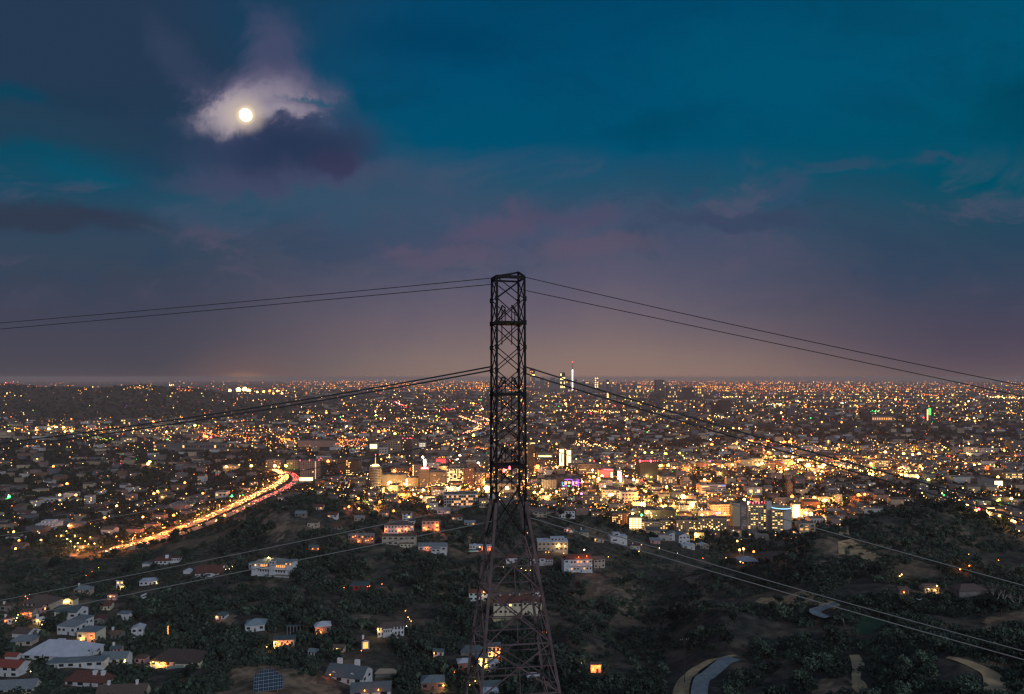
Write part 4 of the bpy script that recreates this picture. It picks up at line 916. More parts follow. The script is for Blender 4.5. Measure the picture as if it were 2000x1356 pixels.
# ------------------------------------------------------------------ city lamps placed one by one (the brightest), then the rest
BIG = """760 944 1.9 Y 60000|757 935 1.6 Y 30000|949 953 2.0 Y 60000|1051 912 1.9 o 40000|1577 909 1.9 Y 60000|1610 910 1.9 Y 60000|1333 970 1.9 Y 60000|1360 1044 1.5 Y 30000
1790 931 1.8 Y 40000|1611 978 1.7 Y 40000|1676 967 1.6 o 30000|1690 966 1.2 o 9000|536 910 1.5 Y 20000|559 910 1.4 g 20000|640 901 1.5 o 20000|289 906 1.6 y 20000|490 910 1.4 y 15000|441 912 1.3 y 9000
770 938 1.2 Y 9000|844 954 1.4 Y 20000|828 957 1.2 Y 9000|862 953 1.3 Y 15000|873 952 1.1 Y 9000|883 955 1.2 Y 15000|895 955 1.1 w 9000|935 956 1.2 Y 9000|808 966 1.2 y 12000|824 971 1.2 Y 15000|840 975 1.7 Y 20000|757 967 1.1 y 6000
740 985 1.3 o 9000|835 993 1.3 o 9000|700 979 1.2 o 8000|780 980 1.0 o 4000|700 994 1.0 o 4000|683 990 1.1 o 6000|768 998 1.0 o 4000|1500 860 1.7 o 30000|1531 864 1.6 o 20000|1542 863 1.7 o 20000|1468 862 1.5 o 20000|1440 866 1.6 o 20000|1390 868 1.4 o 15000|1462 860 1.3 d 9000
1290 910 1.3 g 15000|1304 909 1.3 g 15000|1316 914 1.1 y 9000|1300 886 1.3 g 15000|1334 892 1.5 g 20000|1328 885 1.0 y 6000|1260 884 1.1 g 9000|1274 884 1.0 g 9000|1396 968 1.4 y 15000|1395 988 1.6 y 20000|1353 989 1.3 Y 15000|1375 937 1.4 y 15000|1385 990 1.0 y 6000
1488 905 1.4 Y 20000|1480 908 1.3 Y 20000|1410 911 1.0 y 6000|1430 908 1.1 y 6000|1537 917 1.3 Y 15000|1525 922 1.1 y 9000|1505 902 1.2 Y 12000|1513 899 1.2 y 9000|1700 905 1.1 y 9000|1728 883 1.2 Y 12000|1765 886 1.3 y 12000|1796 886 1.2 Y 12000|1782 888 1.1 y 9000|1806 891 1.2 y 9000|1812 937 1.4 g 15000|1770 929 1.3 Y 15000|1760 927 1.2 y 9000|1705 927 1.2 Y 12000|1697 925 1.1 y 9000|1725 928 1.0 y 6000
1950 932 1.1 y 9000|1886 906 1.1 y 9000|1902 908 1.1 y 9000|1912 907 1.1 y 9000|1948 921 1.2 y 9000|1976 974 1.3 Y 12000|1950 976 1.1 g 6000|1948 979 1.1 g 6000|1892 996 1.4 Y 15000|1904 997 1.2 y 9000|1912 995 1.3 r 9000|1974 1027 1.3 y 9000|1984 1030 1.4 y 12000|1955 1018 1.1 y 6000
1546 970 1.6 o 20000|1590 972 1.3 y 12000|1600 990 1.3 o 12000|1575 1002 1.6 Y 20000|1583 1004 1.8 Y 25000|1678 984 1.3 g 12000|1452 976 1.5 Y 15000|1470 1078 1.0 o 1500|1445 1074 1.1 y 1500|1452 1072 1.2 y 1500|1441 1057 .9 y 800|1405 1002 1.5 r 15000|1398 1003 1.3 r 9000
1175 930 1.4 Y 15000|1168 935 1.2 Y 9000|1160 931 1.2 Y 9000|1233 935 1.4 Y 15000|1236 937 1.2 w 9000|1224 932 1.5 w 20000|1213 938 1.3 w 12000|1187 938 1.1 Y 9000|1245 939 1.1 y 9000|1260 960 1.0 y 6000|1190 967 1.5 w 15000|1197 966 1.3 Y 12000|1290 978 1.2 y 9000|1283 992 1.2 Y 9000|1300 988 1.1 y 9000|1315 995 1.3 G 6000|1235 1003 1.2 g 9000|1252 1006 1.1 G 4000|1372 1006 1.2 y 9000
1044 962 1.3 g 9000|1054 962 1.0 y 6000|1058 956 1.0 y 6000|1067 964 1.0 y 6000|1074 967 1.1 y 9000|1056 968 1.0 y 5000|1088 960 1.0 y 6000|1120 957 1.0 y 6000|1137 965 1.0 p 3000|1134 937 1.2 y 9000|1138 941 1.1 y 9000|1097 956 .9 y 3000|1087 912 1.1 y 6000|1105 878 1.3 w 9000|1098 879 1.3 w 9000
925 850 1.4 g 9000|876 866 1.2 o 6000|868 868 1.1 o 6000|905 856 1.2 o 6000|740 843 1.4 o 15000|752 843 1.4 o 15000|771 847 1.2 g 9000|660 806 1.2 o 9000|637 806 1.1 o 9000|735 812 1.2 g 9000|895 898 1.1 w 6000|898 890 1.2 w 9000|885 905 .9 y 3000|935 905 1.3 w 9000|938 897 1.3 w 9000|825 893 1.2 w 9000
466 765 1.9 Y 0|478 764 1.9 Y 0|449 765 1.4 Y 0|487 765 1.4 Y 0|502 768 1.2 Y 0|515 767 1.2 y 0|527 766 1.3 o 0|542 766 1.2 y 0|551 770 1.0 y 0|534 770 .9 y 0|18 843 1.3 y 9000|110 835 1.4 Y 12000|124 835 1.2 y 9000|96 838 1.2 Y 9000|71 840 1.1 y 6000|140 842 1.1 g 6000|127 843 .9 y 3000|293 902 1.3 g 9000|300 824 1.1 o 6000|381 831 1.2 g 6000|325 844 1.2 y 6000|400 852 1.4 o 12000|404 853 1.2 o 9000|412 854 1.0 r 4000
19 970 1.2 G 2500|452 969 1.1 G 2500|204 1012 1.3 o 2500|338 1007 1.3 o 2500|440 1007 1.3 o 2500|396 964 1.1 o 2500|130 945 1.2 o 2500|105 911 1.1 o 2500|150 967 1.1 d 2500|118 967 1.1 y 2500|171 972 .9 G 1200|228 988 1.0 y 2000|278 1010 1.0 y 2000|136 1027 1.1 y 2500|157 1022 .9 y 2500|360 943 1.1 o 2500|37 1056 1.0 o 900|25 1039 .9 y 600|82 1055 .8 y 600|302 964 1.1 y 2500|308 960 1.0 g 2000|312 964 1.0 y 2000|315 970 .9 y 2000|28 1073 .9 y 900"""
for k in BIG.replace('\n', '|').split('|'):
    a = k.split(); wt = float(a[4])*1.7; q = P(float(a[0]), float(a[1])); wt = wt*.12 if (a[3] in 'g' or (q.z > 4 and q.y < 1100) or (float(a[0]) > 1740 and float(a[1]) > 965)) else wt; street_lamp(float(a[0]), float(a[1]), float(a[2])*(1.5 if float(a[2]) >= 1.9 else 1.2), a[3], wt)

def in_land(px, py, m=0): return any(a-m < px < b+m and c < py < d+m for a, b, c, d in LAND)
PUT = [(l[0], l[1], l[2]-2, l[3]+4) for l in LAND]
DENS = [(860,945,180,24,2.6),(1160,935,150,30,2.2),(1310,998,160,30,2.4),(1560,905,260,30,2.0),(1500,990,160,30,.9),(1350,757,560,9,2.6),(800,752,300,8,1.2),(620,868,260,16,1.0),(130,838,120,10,1.3),(300,845,170,22,1.0),(420,852,130,14,1.2),(700,845,200,18,.9),
        (1750,900,220,28,.9),(1080,810,300,30,.6),(1700,785,350,26,.9),(1930,990,110,30,.9),(760,990,130,26,.5),(360,990,120,25,.2),(1130,872,120,8,1.0),(560,768,80,6,1.2)]
DARK = [(1830,846,210,15,.9),(1640,846,120,10,.7),(1250,872,110,10,.8),(200,790,300,26,.88),(100,762,260,10,.8),(90,900,170,25,.6),(120,935,210,22,.75),(300,905,130,14,.4),(60,1010,110,40,.5),(400,1000,150,30,.3),(1600,958,90,12,.6),(1500,800,300,8,.3),(690,915,40,14,.6),(1380,890,60,8,.5),(1700,962,110,10,.6),(1760,962,90,10,.5)]
def dens(px, py):
    v = .15+.45*(py < 762)+.08*(px > 700)+1.15*max(0, noise.noise(Vector((px*.022, py*.085, 2))))+.35*max(0, noise.noise(Vector((px*.07, py*.2, 9))))
    for a, b, c, d, e in DENS: v += e*math.exp(-((px-a)/c)**2-((py-b)/d)**2)
    for a, b, c, d, e in DARK: v *= 1-e*math.exp(-((px-a)/c)**2-((py-b)/d)**2)
    return v
def on_plain(px, py):
    p = P(px, py); return p if (p.z < 4 or p.y > 1500) else None
# remaining individual lamps
n = 0
while n < 165:
    px, py = random.uniform(480, 2000), random.uniform(868, 1050)
    if random.random()*2.4 > dens(px, py)-.35: continue
    p = on_plain(px, py)
    if not p: continue
    street_lamp(px, py, random.uniform(.5, .95), random.choice('yyYYddo'), (60000 if not (px > 1700 and py > 960) else 9000) if p.z < 3 and p.y > 1000 else 1500, 9); n += 1
lr = MB()
for k, q in LREST.items():
    for p, r, hh in q: lr.octa((p.x, p.y, p.z+hh), r, list(GLOW).index(k))
if lr.f:
    lro = tag(lr.build('further_street_lamps', list(GLOW.values())), 'lamps glowing between the lit streets of the middle city', 'street lamps', kind='stuff')
    for o_ in list(COL.objects):
        if o_.type == 'LIGHT' and o_.parent is None and o_.name.startswith('lamp_light'): o_.parent = lro
# everything further: points of light nobody could count
mb = MB(); KEYS = list(FAR)+[k+'_' for k in DIM]; g = random.Random(5)
def far_light(px, py, rp, col, up=None):
    p = P(px, py)
    if p.z > 4 and p.y < 1500: return
    r = p.y*rp/682; mb.octa((p.x, p.y, p.z+(up if up is not None else g.uniform(4, 14))+r), r, KEYS.index(col))
n = 0
while n < 13000:
    t = g.random(); px = g.uniform(-80, 2080); py = 745+306*t**1.5-(8 if px > 700 else 0)*(g.random() < .12)
    if g.random()*2.4 > dens(px, py): continue
    if g.random() < .75:           # strung along avenues
        py = 741+round((py-741)/(2.2+.05*(py-741)))*(2.2+.05*(py-741))+.006*(px-1000)*(.5 if px > 1000 else -.2)
        if py < 743: continue
    if px < 560 and py < 752+.012*px and g.random() < .8: continue
    if in_land(px, py, 1) and g.random() < .85: continue
    b = g.random(); rp = (.18+.22*g.random()) if b < .78 else (.36+.3*g.random() if b < .965 else .75+.5*g.random())
    if py < 775: rp = min(rp, .5)*.9
    c = g.choices('yYdowgrGbp', (32, 20, 26, 17 if py < 900 else 11, 5, 4, 4, 1.2, .6, .6))[0]
    if py < 765: c = g.choices('ydoYwr', (24, 34, 30, 6, 1, 4))[0]
    if px < 500 and py > 770 and rp > .6: rp *= .7
    if b < .62 and c in DIM: c += '_'
    far_light(px, py, rp, c); n += 1
for x0, y0, x1, y1, n_, rp, c in [(1125,871,1200,882,26,.75,'Y'),(1140,874,1190,876,10,.6,'d'),(648,868,716,866,30,.8,'o'),(655,874,712,877,26,.7,'o'),(540,860,580,872,20,.9,'d'),(545,868,576,866,16,.8,'o'),(778,824,842,817,16,.7,'Y'),(1147,806,1212,809,22,.7,'Y'),(1385,816,1424,821,14,.7,'Y'),(1230,762,1440,765,60,.5,'d'),
      (1240,757,1540,760,80,.42,'d'),(1440,762,1680,764,50,.45,'o'),(1410,778,1445,777,12,.7,'Y'),(1700,807,1718,806,6,.8,'G'),(768,788,796,800,10,.9,'r'),(866,803,884,804,8,.8,'r'),(775,789,783,795,3,1.0,'w'),(96,836,146,848,22,.6,'y'),(150,852,222,866,22,.6,'g'),(386,850,428,856,22,.8,'o'),(430,853,494,862,26,.6,'d'),
      (1570,900,1620,916,14,.8,'Y'),(1520,926,1600,912,18,.8,'Y'),(1630,918,1716,930,22,.8,'Y'),(1752,925,1796,934,16,.9,'Y'),(1710,882,1830,890,26,.7,'y'),(1440,868,1560,872,26,.7,'o'),(1240,948,1262,952,8,.8,'r'),(1200,940,1262,942,18,.8,'d'),(1140,942,1200,950,18,.7,'y'),(1160,1000,1230,1010,20,.7,'y'),(1220,985,1300,1000,18,.7,'y'),(1350,1040,1410,1046,16,.9,'Y'),(1360,1036,1400,1038,14,.8,'Y'),(1560,1012,1612,1016,20,.8,'d'),(1548,1016,1580,1018,8,.9,'w'),(850,956,900,964,26,.7,'Y'),(770,952,800,958,12,.6,'y'),(905,884,960,880,20,.8,'o'),(840,905,880,903,10,.8,'d'),(1060,920,1120,924,20,.6,'y'),(1040,924,1060,922,6,.7,'d'),
      (1700,820,1760,824,14,.5,'y'),(1930,778,2000,781,14,.9,'Y'),(1945,779,1990,779,6,1.0,'y'),(1800,772,1832,776,12,.7,'o'),(1915,771,1950,774,5,.7,'r'),(1495,792,1520,793,8,.7,'w'),(1640,790,1652,791,4,.8,'w'),(260,758,300,764,14,.6,'y'),(330,755,340,754,5,.8,'Y'),(10,751,26,751,4,.6,'r'),(96,752,130,748,7,.5,'o'),(345,765,374,766,8,.6,'o'),(900,747,960,752,26,.5,'d'),(820,760,850,763,14,.6,'o'),(1000,754,1056,757,22,.6,'o'),(455,798,466,780,5,.7,'o')]:
    for i in range(int(n_)): t = (i+g.random()*.8)/n_; far_light(x0+(x1-x0)*t+g.uniform(-1, 1), y0+(y1-y0)*t+g.uniform(-1.2, 1.2), rp*g.uniform(.4, .85), c)
tag(mb.build('distant_city_lights', [FAR.get(k) or DIM[k[0]] for k in KEYS]), 'countless small yellow, orange and white lights spread over the plain to the horizon', 'city lights', kind='stuff')

# ------------------------------------------------------------------ ordinary buildings of the flats
GR = R(-5)
def in_land(px, py, m=0): return any(a-m < px < b+m and c < py < d+m for a, b, c, d in LAND)
PAL = [WALL[k] for k in ('beige', 'white', 'grey', 'cream', 'pink', 'brown', 'blue')]
RF = [M_rooff, M_rooff, mat('city_grey_roof', (.085, .085, .09), .9, .2, .1), mat('city_brown_roof', (.09, .065, .055), .9, .2, .1), mat('city_tile_roof', (.10, .055, .045), .9), mat('pale_gravel_roof', (.20, .175, .16), .9, .2, .1)]
def flat_house(g, w, dp, h, kind):
    a = MB(); b = MB()
    if kind == 0:
        a.box(-w/2, w/2, 0, dp, -2, h); b.box(-w/2+.4, w/2-.4, .4, dp-.4, h+.01, h+.3); b.box(-w*.1, w*.1, dp*.4, dp*.6, h+.3, h+1.8)
    elif kind == 1:
        a.box(-w/2, w/2, 0, dp, -2, h); e = .6; z = h+dp*.22
        b.quad((-w/2-e,-e,h-.1),(w/2+e,-e,h-.1),(w/2+e,dp/2,z),(-w/2-e,dp/2,z)); b.quad((-w/2-e,dp/2,z),(w/2+e,dp/2,z),(w/2+e,dp+e,h-.1),(-w/2-e,dp+e,h-.1))
        a.poly([(-w/2,0,h),(-w/2,dp/2,z-.2),(-w/2,dp,h)]); a.poly([(w/2,0,h),(w/2,dp,h),(w/2,dp/2,z-.2)])
    else:
        a.box(-w/2, w/2, 0, dp*.5, -2, h); a.box(-w/2, 0, dp*.5+.01, dp, -2, h*.99); b.box(-w/2+.3, w/2-.3, .3, dp*.5-.3, h+.01, h+.35); b.box(-w/2+.3, -.3, dp*.5+.3, dp-.3, h+.01, h+.3)
    return a, b
WN = ['beige', 'white', 'grey', 'cream', 'pinkish', 'brown', 'bluish']; KN = ['flat', 'gabled', 'angled']
cand = []; g = random.Random(21); tries = 0
while len(cand) < 1000 and tries < 9000:
    tries += 1; px = g.uniform(-40, 2040); py = 880+180*g.random()**.8
    p = P(px, py)
    if p.z > 5 or p.y > 2200 or in_land(px, py, 4): continue
    if px < 700 and py > 880 and g.random() < .82: continue
    if g.random() < .2: continue
    if any(abs(p.x-q.x) < 24 and abs(p.y-q.y) < 26 for q in cand): continue
    if any((p.x-q.x)**2+(p.y-q.y)**2 < 32**2 for q in cl[::2]+cr[::2]): continue
    cand.append(p)
cand.sort(key=lambda p: p.y); far_b = MB()
BMATS = PAL+RF
for i, p in enumerate(cand):
    w = g.uniform(12, 26); dp = g.uniform(10, 18); h = g.choice((3.5, 4, 6.5, 7, 9.5, 12)); kind = g.choice((0, 0, 1, 1, 2)); wm = g.randrange(len(PAL)); rm = g.randrange(len(RF))
    a, b = flat_house(g, w, dp, h, kind)
    if i < 300:
        nl = g.choice((0, 0, 1, 2, 3)); sz = 'tall' if h > 9 else ('wide' if w > 20 else 'small'); qx, qy = pix(p)
        o = thing('city_building', sz+' '+WN[wm]+' '+KN[kind]+' building, '+('unlit' if nl == 0 else str(nl)+' lit window'+'s'*(nl > 1))+', '+where(qx, qy), 'building', p, GR+g.choice((0, 0, R(90)))*0+g.uniform(-.04, .04), 'ordinary low buildings of the near city')
        a.build('wall', PAL[wm], o); b.build('roof', RF[rm], o)
        for k in range(nl):
            link('window', unit(WIN[g.choice('yyowY')]), o, (g.uniform(-w*.4, w*.4), -.05, g.uniform(1.4, h-.8)), (1.6, .12, 1.3))
    else:
        k = len(far_b.v)
        for src, mo in ((a, wm), (b, len(PAL)+rm)):
            k = len(far_b.v); far_b.v += [(v[0]+p.x, v[1]+p.y, v[2]+p.z) for v in src.v]
            far_b.f += [tuple(k+i_ for i_ in f) for f in src.f]; far_b.mi += [mo]*len(src.f)
for i in range(5200):
    t = g.random(); px = g.uniform(-100, 2100); py = 744+170*t**1.2
    if g.random() > .35+.5*dens(px, py) or (px < 560 and py < 818) or (px < 560 and py > 856 and g.random() < .7): continue
    p = P(px, py)
    if in_land(px, py) : continue
    s = max(1, p.y/2600)**.7; w = g.uniform(14, 42)*s; dp = g.uniform(12, 22)*s; h = g.choice((5, 6, 8, 9, 12, 16 if g.random() < .3 else 7))*(1+.25*(s-1))
    far_b.box(p.x-w/2, p.x+w/2, p.y, p.y+dp, p.z-3, p.z+h, g.randrange(len(PAL)))
    far_b.box(p.x-w/2+.5, p.x+w/2-.5, p.y+.5, p.y+dp-.5, p.z+h+.02, p.z+h+.5, len(PAL)+g.randrange(len(RF)))
tag(far_b.build('distant_city_blocks', BMATS), 'countless low buildings of the further city blending towards the horizon', 'city blocks', kind='stuff')
# ------------------------------------------------------------------ trees and masses of foliage on the flats
g = random.Random(33); V_ = []; n = 0; crng = np.random.default_rng(8)
cs = []; 
while len(cs) < 12000:
    px = g.uniform(-100, 2100); py = 748+330*g.random()**1.0
    left = max(0, min(1, (900-px)/700))*(py > 865)
    keep = .5+.7*left
    for a, b, c, d, e in DARK: keep += e*math.exp(-((px-a)/c)**2-((py-b)/d)**2)
    keep -= .35*max(0, dens(px, py)-1)
    if g.random() > keep: continue
    p = P(px, py)
    if p.z > 6 and p.y < 1500: continue
    if in_land(px, py, 0) : continue
    if p.y < 1700 and any((p.x-q.x)**2+(p.y-q.y)**2 < 22**2 for q in cl[::3]+cr[::3]): continue
    s = max(1, p.y/2200)**.75
    cs.append((p.x, p.y, p.z, s*g.uniform(3.0, 6.0), g.uniform(.7, 1.3)))
cs = np.array(cs)
def foliage(cs, k, leaf, rngs, hz=1.0):
    n = len(cs); r = np.repeat(cs[:, 3], k); N = n*k
    d = rngs.normal(size=(N, 3)); d /= np.linalg.norm(d, axis=1)[:, None]; d[:, 2] = np.abs(d[:, 2])*1.1-.15
    c = np.repeat(cs[:, :3], k, 0)+d*(r*(.6+.45*rngs.random(N)))[:, None]*np.stack([np.ones(N), np.ones(N), np.repeat(cs[:, 4], k)*hz], 1)
    c[:, 2] += r*.35*hz
    a = rngs.normal(size=(N, 3)); a /= np.linalg.norm(a, axis=1)[:, None]; b = np.cross(a, rngs.normal(size=(N, 3))); b /= np.linalg.norm(b, axis=1)[:, None]
    s = (r*leaf*(.6+.8*rngs.random(N)))[:, None]
    V = np.stack([c-a*s-b*s*.7, c+a*s-b*s*.7, c+a*s*.7+b*s*.7, c-a*s*.7+b*s*.7], 1).reshape(-1, 3)
    return V, np.arange(len(V)).reshape(-1, 4)
V, Fc = foliage(cs, 26, .34, crng)
tag(link('urban_trees', np_mesh('urban_trees', V, Fc, [M_leaf])), 'dark tree crowns crowding between the houses of the plain', 'trees', kind='stuff')

# ------------------------------------------------------------------ hillside houses
g = random.Random(3); HB = []; SEEN = set()
def house(px0, px1, pt, pb, label, wall=M_white, roof=M_roofbr, kind='hip', fl=2, rz=0, lit=.15, col='y', ch=0, dep=.8, nx=None, lamps=(), under=3, win=True, name='house', cat='house', side=False, door=True):
    p = P((px0+px1)/2, pb); d = p.y; ta = (pb-HY)/F; W_ = (px1-px0)*d/F/(math.cos(rz)+dep*.75*abs(math.sin(rz))); dp = W_*dep
    Ht = (pb-pt)*d/F; ht = Ht-dp*ta*.85; rise = min(dp*.5, W_*.5)*.5 if kind != 'flat' else .4
    while ht < 2.9+rise*.5 and dp > 4: dp *= .9; ht = Ht-dp*ta*.85
    h = max(2.6, ht-rise*.55); w = W_
    if label in SEEN: label = label.replace('small', 'boxy')
    SEEN.add(label); o = thing(name, label, cat, p, rz); e = .5
    mb = MB(); mb.box(-w/2, w/2, 0, dp, -under-2, h)
    if kind == 'gable': mb.poly([(-w/2,0,h),(-w/2,dp/2,h+rise-.05),(-w/2,dp,h)]); mb.poly([(w/2,0,h),(w/2,dp,h),(w/2,dp/2,h+rise-.05)])
    if kind == 'front': mb.poly([(-w/2,0,h),(w/2,0,h),(0,0,h+rise-.05)]); mb.poly([(-w/2,dp,h),(0,dp,h+rise-.05),(w/2,dp,h)])
    mb.build('wall', wall, o); r = MB(); z0 = h-.12; z1 = h+rise
    if kind == 'flat':
        r.box(-w/2-.4, w/2+.4, -.4, dp+.4, h+.005, h+.35); r.box(-w*.2, w*.05, dp*.4, dp*.7, h+.352, h+1.1)
    elif kind == 'hip':
        if w >= dp:
            i = dp/2+e; A = (-w/2-e,-e,z0); B_ = (w/2+e,-e,z0); C_ = (w/2+e,dp+e,z0); D = (-w/2-e,dp+e,z0); E = (-w/2-e+i,dp/2,z1); G = (w/2+e-i,dp/2,z1)
            if G[0] < E[0]: E = G = (0, dp/2, z1)
            r.poly([A,B_,G,E]); r.poly([B_,C_,G]); r.poly([C_,D,E,G]); r.poly([D,A,E])
        else:
            i = w/2+e; A = (-w/2-e,-e,z0); B_ = (w/2+e,-e,z0); C_ = (w/2+e,dp+e,z0); D = (-w/2-e,dp+e,z0); E = (0,-e+i,z1); G = (0,dp+e-i,z1)
            r.poly([A,B_,E]); r.poly([B_,C_,G,E]); r.poly([C_,D,G]); r.poly([D,A,E,G])
        r.box(-w/2-e, w/2+e, -e, dp+e, z0-.22, z0-.01)
    elif kind == 'gable':
        for s, y0, y1 in ((0, -e, dp/2), (1, dp+e, dp/2)):
            q = [(-w/2-e,y0,z0),(w/2+e,y0,z0),(w/2+e,y1,z1),(-w/2-e,y1,z1)]; q2 = [(a, b, c-.2) for a, b, c in q]
            r.poly(q); r.poly(q2[::-1]); r.quad(q2[0], q2[1], q[1], q[0]); r.quad(q2[1], q2[2], q[2], q[1]); r.quad(q2[3], q2[0], q[0], q[3])
    else:
        for sx in (-1, 1):
            q = [(sx*(w/2+e),-e,z0),(sx*(w/2+e),dp+e,z0),(0,dp+e,z1),(0,-e,z1)]; q2 = [(a, b, c-.2) for a, b, c in q]
            r.poly(q); r.poly(q2[::-1]); r.quad(q2[0], q2[3], q[3], q[0]); r.quad(q2[0], q2[1], q[1], q[0])
    rf = r.build('roof', roof, o)
    for k in range(ch):
        x = (-.3, .28, .02)[k % 3]*w; c = MB(); c.box(x-.55, x+.55, dp*.45, dp*.45+.9, h, z1+1.5); c.box(x-.68, x+.68, dp*.45-.12, dp*.45+1.02, z1+1.503, z1+1.8); c.build('chimney', M_chim, rf)
    gg = random.Random(int(px0*7+pb)); nxx = nx or max(2, int(w/3.4)); fh = h/fl
    M_frame = mat('white_window_frame', (.6, .6, .58), .7)
    if win:
        for j in range(fl):
            for i in range(nxx):
                x = -w/2+w*(i+.5)/nxx; z = fh*(j+.55)
                if door and j == 0 and i == nxx//2:
                    link('door', unit(mat('dark_timber_door', (.07, .045, .03), .7)), o, (x, -.04, 1.05), (1.1, .12, 2.1)); continue
                on = gg.random() < lit; q = link('window', unit(WIN[col] if on else M_glass), o, (x, -.05, z), (w/nxx*.5, .12, min(1.5, fh*.5)))
        if abs(rz) > .1 or side:
            s = 'left' if rz > 0 else 'right'; sx = -1 if rz < 0 else 1
            sx = -1 if rz > 0 else 1
            for j in range(fl):
                for y in (dp*.25, dp*.7): link('window', unit(WIN[col] if gg.random() < lit*.6 else M_glass), o, (-sx*(-w/2-.05) if sx > 0 else -w/2-.05, y, fh*(j+.55)), (.12, dp*.18, min(1.4, fh*.45)))
    for fx, fz, c, wt in lamps:
        mb = MB(); mb.octa((0, 0, 0), .34 if wt < 3000 else .55); mb.bar((0, .1, 0), (0, .8, .25), .08); q = mb.build('wall_lamp', [GLOW[c]], o, (fx*w, -.8, fz*h)); link('lamp_light', plight(c, wt, .3), q, (0, -.7, 0))
    HB.append((px0-2, px1+2, pt-2, pb+7*350/max(d, 200))); return o, w, dp, h
def wing(o, x0, x1, y0, y1, z0, z1, wall=M_white, roof=M_roofbr, rise=.9, nx=3, lit=.1, col='y', name='wing', flat=False):
    """a lower or higher block of the same house with its own roof and windows"""
    mb = MB(); mb.box(x0, x1, y0, y1, z0, z1); a = mb.build(name, wall, o); r = MB(); e = .4
    if flat: r.box(x0-e, x1+e, y0-e, y1+e, z1+.004, z1+.3)
    else:
        A, B_, C_, D = (x0-e,y0-e,z1),(x1+e,y0-e,z1),(x1+e,y1+e,z1),(x0-e,y1+e,z1); i = min(x1-x0, y1-y0)/2; ym = (y0+y1)/2
        if x1-x0 > y1-y0: E, G = (x0+i, ym, z1+rise), (x1-i, ym, z1+rise); r.poly([A,B_,G,E]); r.poly([B_,C_,G]); r.poly([C_,D,E,G]); r.poly([D,A,E])
        else: xm = (x0+x1)/2; E, G = (xm, y0+i, z1+rise), (xm, y1-i, z1+rise); r.poly([A,B_,E]); r.poly([B_,C_,G,E]); r.poly([C_,D,G]); r.poly([D,A,E,G])
    r.build('roof', roof, a); gg = random.Random(int(x0*13+z1*7))
    for i in range(nx): link('window', unit(WIN[col] if gg.random() < lit else M_glass), a, (x0+(x1-x0)*(i+.5)/nx, y0-.05, z0+(z1-z0)*.55 if z1-z0 < 4.5 else z1-1.7), ((x1-x0)/nx*.5, .12, 1.4))
    return a
def rail(o, x0, x1, y, z, m=None, n=10):
    mb = MB(); m = m or M_chim; mb.box(x0, x1, y, y+.12, z+.9, z+1.02); mb.box(x0, x1, y-.05, y+1.2, z-.2, z)
    for i in range(n+1): x = x0+(x1-x0)*i/n; mb.box(x-.06, x+.06, y+.01, y+.11, z, z+.9)
    tag(mb.build('balcony', m, o), None, None)

M_cream = mat('cream_stucco', (.55, .49, .36), .85, .1, .4); M_tan = mat('tan_stucco', (.40, .33, .27), .85, .12, .4); M_pinkw = mat('pink_stucco', (.50, .27, .28), .85, .1, .4)
M_redw = mat('red_painted_wall', (.28, .04, .035), .8, .2, .5); M_bluew = mat('pale_blue_stucco', (.45, .53, .58), .85, .1, .4); M_stone = mat('grey_retaining_wall', (.19, .18, .17), .9, .3, .6); M_bricky = mat('dusky_brick', (.25, .13, .11), .9, .25, 1.5)
# -- left foreground
o, w, dp, h = house(70, 109, 1018, 1040, 'white modern building of stepped flat tiers standing alone above dark trees on the left', M_white, M_roofpale, 'flat', 3, .15, .0, nx=6); wing(o, -w*.3, w*.3, dp*.2, dp*.8, h+.4, h+3.4, flat=True, roof=M_roofpale)
o, w, dp, h = house(303, 350, 1088, 1102, 'white villa with a small tower on the ridge below the freeway', M_white, M_roofred, 'gable', 1, .1, .05, dep=.4); wing(o, w*.2, w*.48, -1, dp*.6, -2, h+2.4, roof=M_roofred); mb = MB(); mb.box(-w*.12, w*.0, dp*.3, dp*.5, h, h+4.5); mb.build('chimney', M_chim, o)
house(278, 292, 1098, 1107, 'tiny white shed wall left of the ridge villa', M_white, M_roofgr, 'flat', 1, win=False)
house(358, 371, 1111, 1121, 'small pale outbuilding left of the red roofed white house', M_white, M_roofpale, 'front', 1, win=False)
o, w, dp, h = house(381, 436, 1104, 1126, 'white house with red brown roof, tall centre and a warm porch at its right', M_white, M_roofred, 'gable', 2, .05, .1, ch=0, nx=6, lamps=((.46, .7, 'o', 900),)); wing(o, -w*.12, w*.14, -1.6, dp*.5, -2, h+.6, roof=M_roofred, nx=1); mb = MB(); mb.box(w*.42, w*.46, dp*.3, dp*.5, h, h+4.6); mb.build('chimney', M_chim, o)
# great white mansion stepping up the slope
o, w, dp, h = house(498, 566, 1090, 1122, 'large white three storey mansion with rows of warm lit windows on the dark slope', M_white, M_roofgr, 'hip', 2, -.18, .0, dep=.35, nx=12, under=8, name='mansion')
for k, x in enumerate((-.36, -.3, -.24, -.18, .14, .2, .26, .32, .38)): link('window', unit(WIN['o']), o, (x*w, -.1, h*.72), (w*.035, .14, 2.0))
wing(o, -w*.62, -w*.45, -2.5, dp, -8, h*.95, roof=M_roofgr, nx=2); wing(o, w*.42, w*.62, -.6, dp, -5, h+1.2, roof=M_roofgr, nx=3, lit=.5, col='o'); wing(o, -w*.08, w*.1, -1.2, dp*.8, -6, h+1.8, roof=M_roofgr, nx=2); rail(o, -w*.6, w*.6, -4.5, -.4); rail(o, -w*.45, w*.62, -1.8, h*.48)
wing(o, -w*.58, -w*.12, -6, -3.4, -7, -3.4, flat=True, roof=M_roofpale, nx=4)
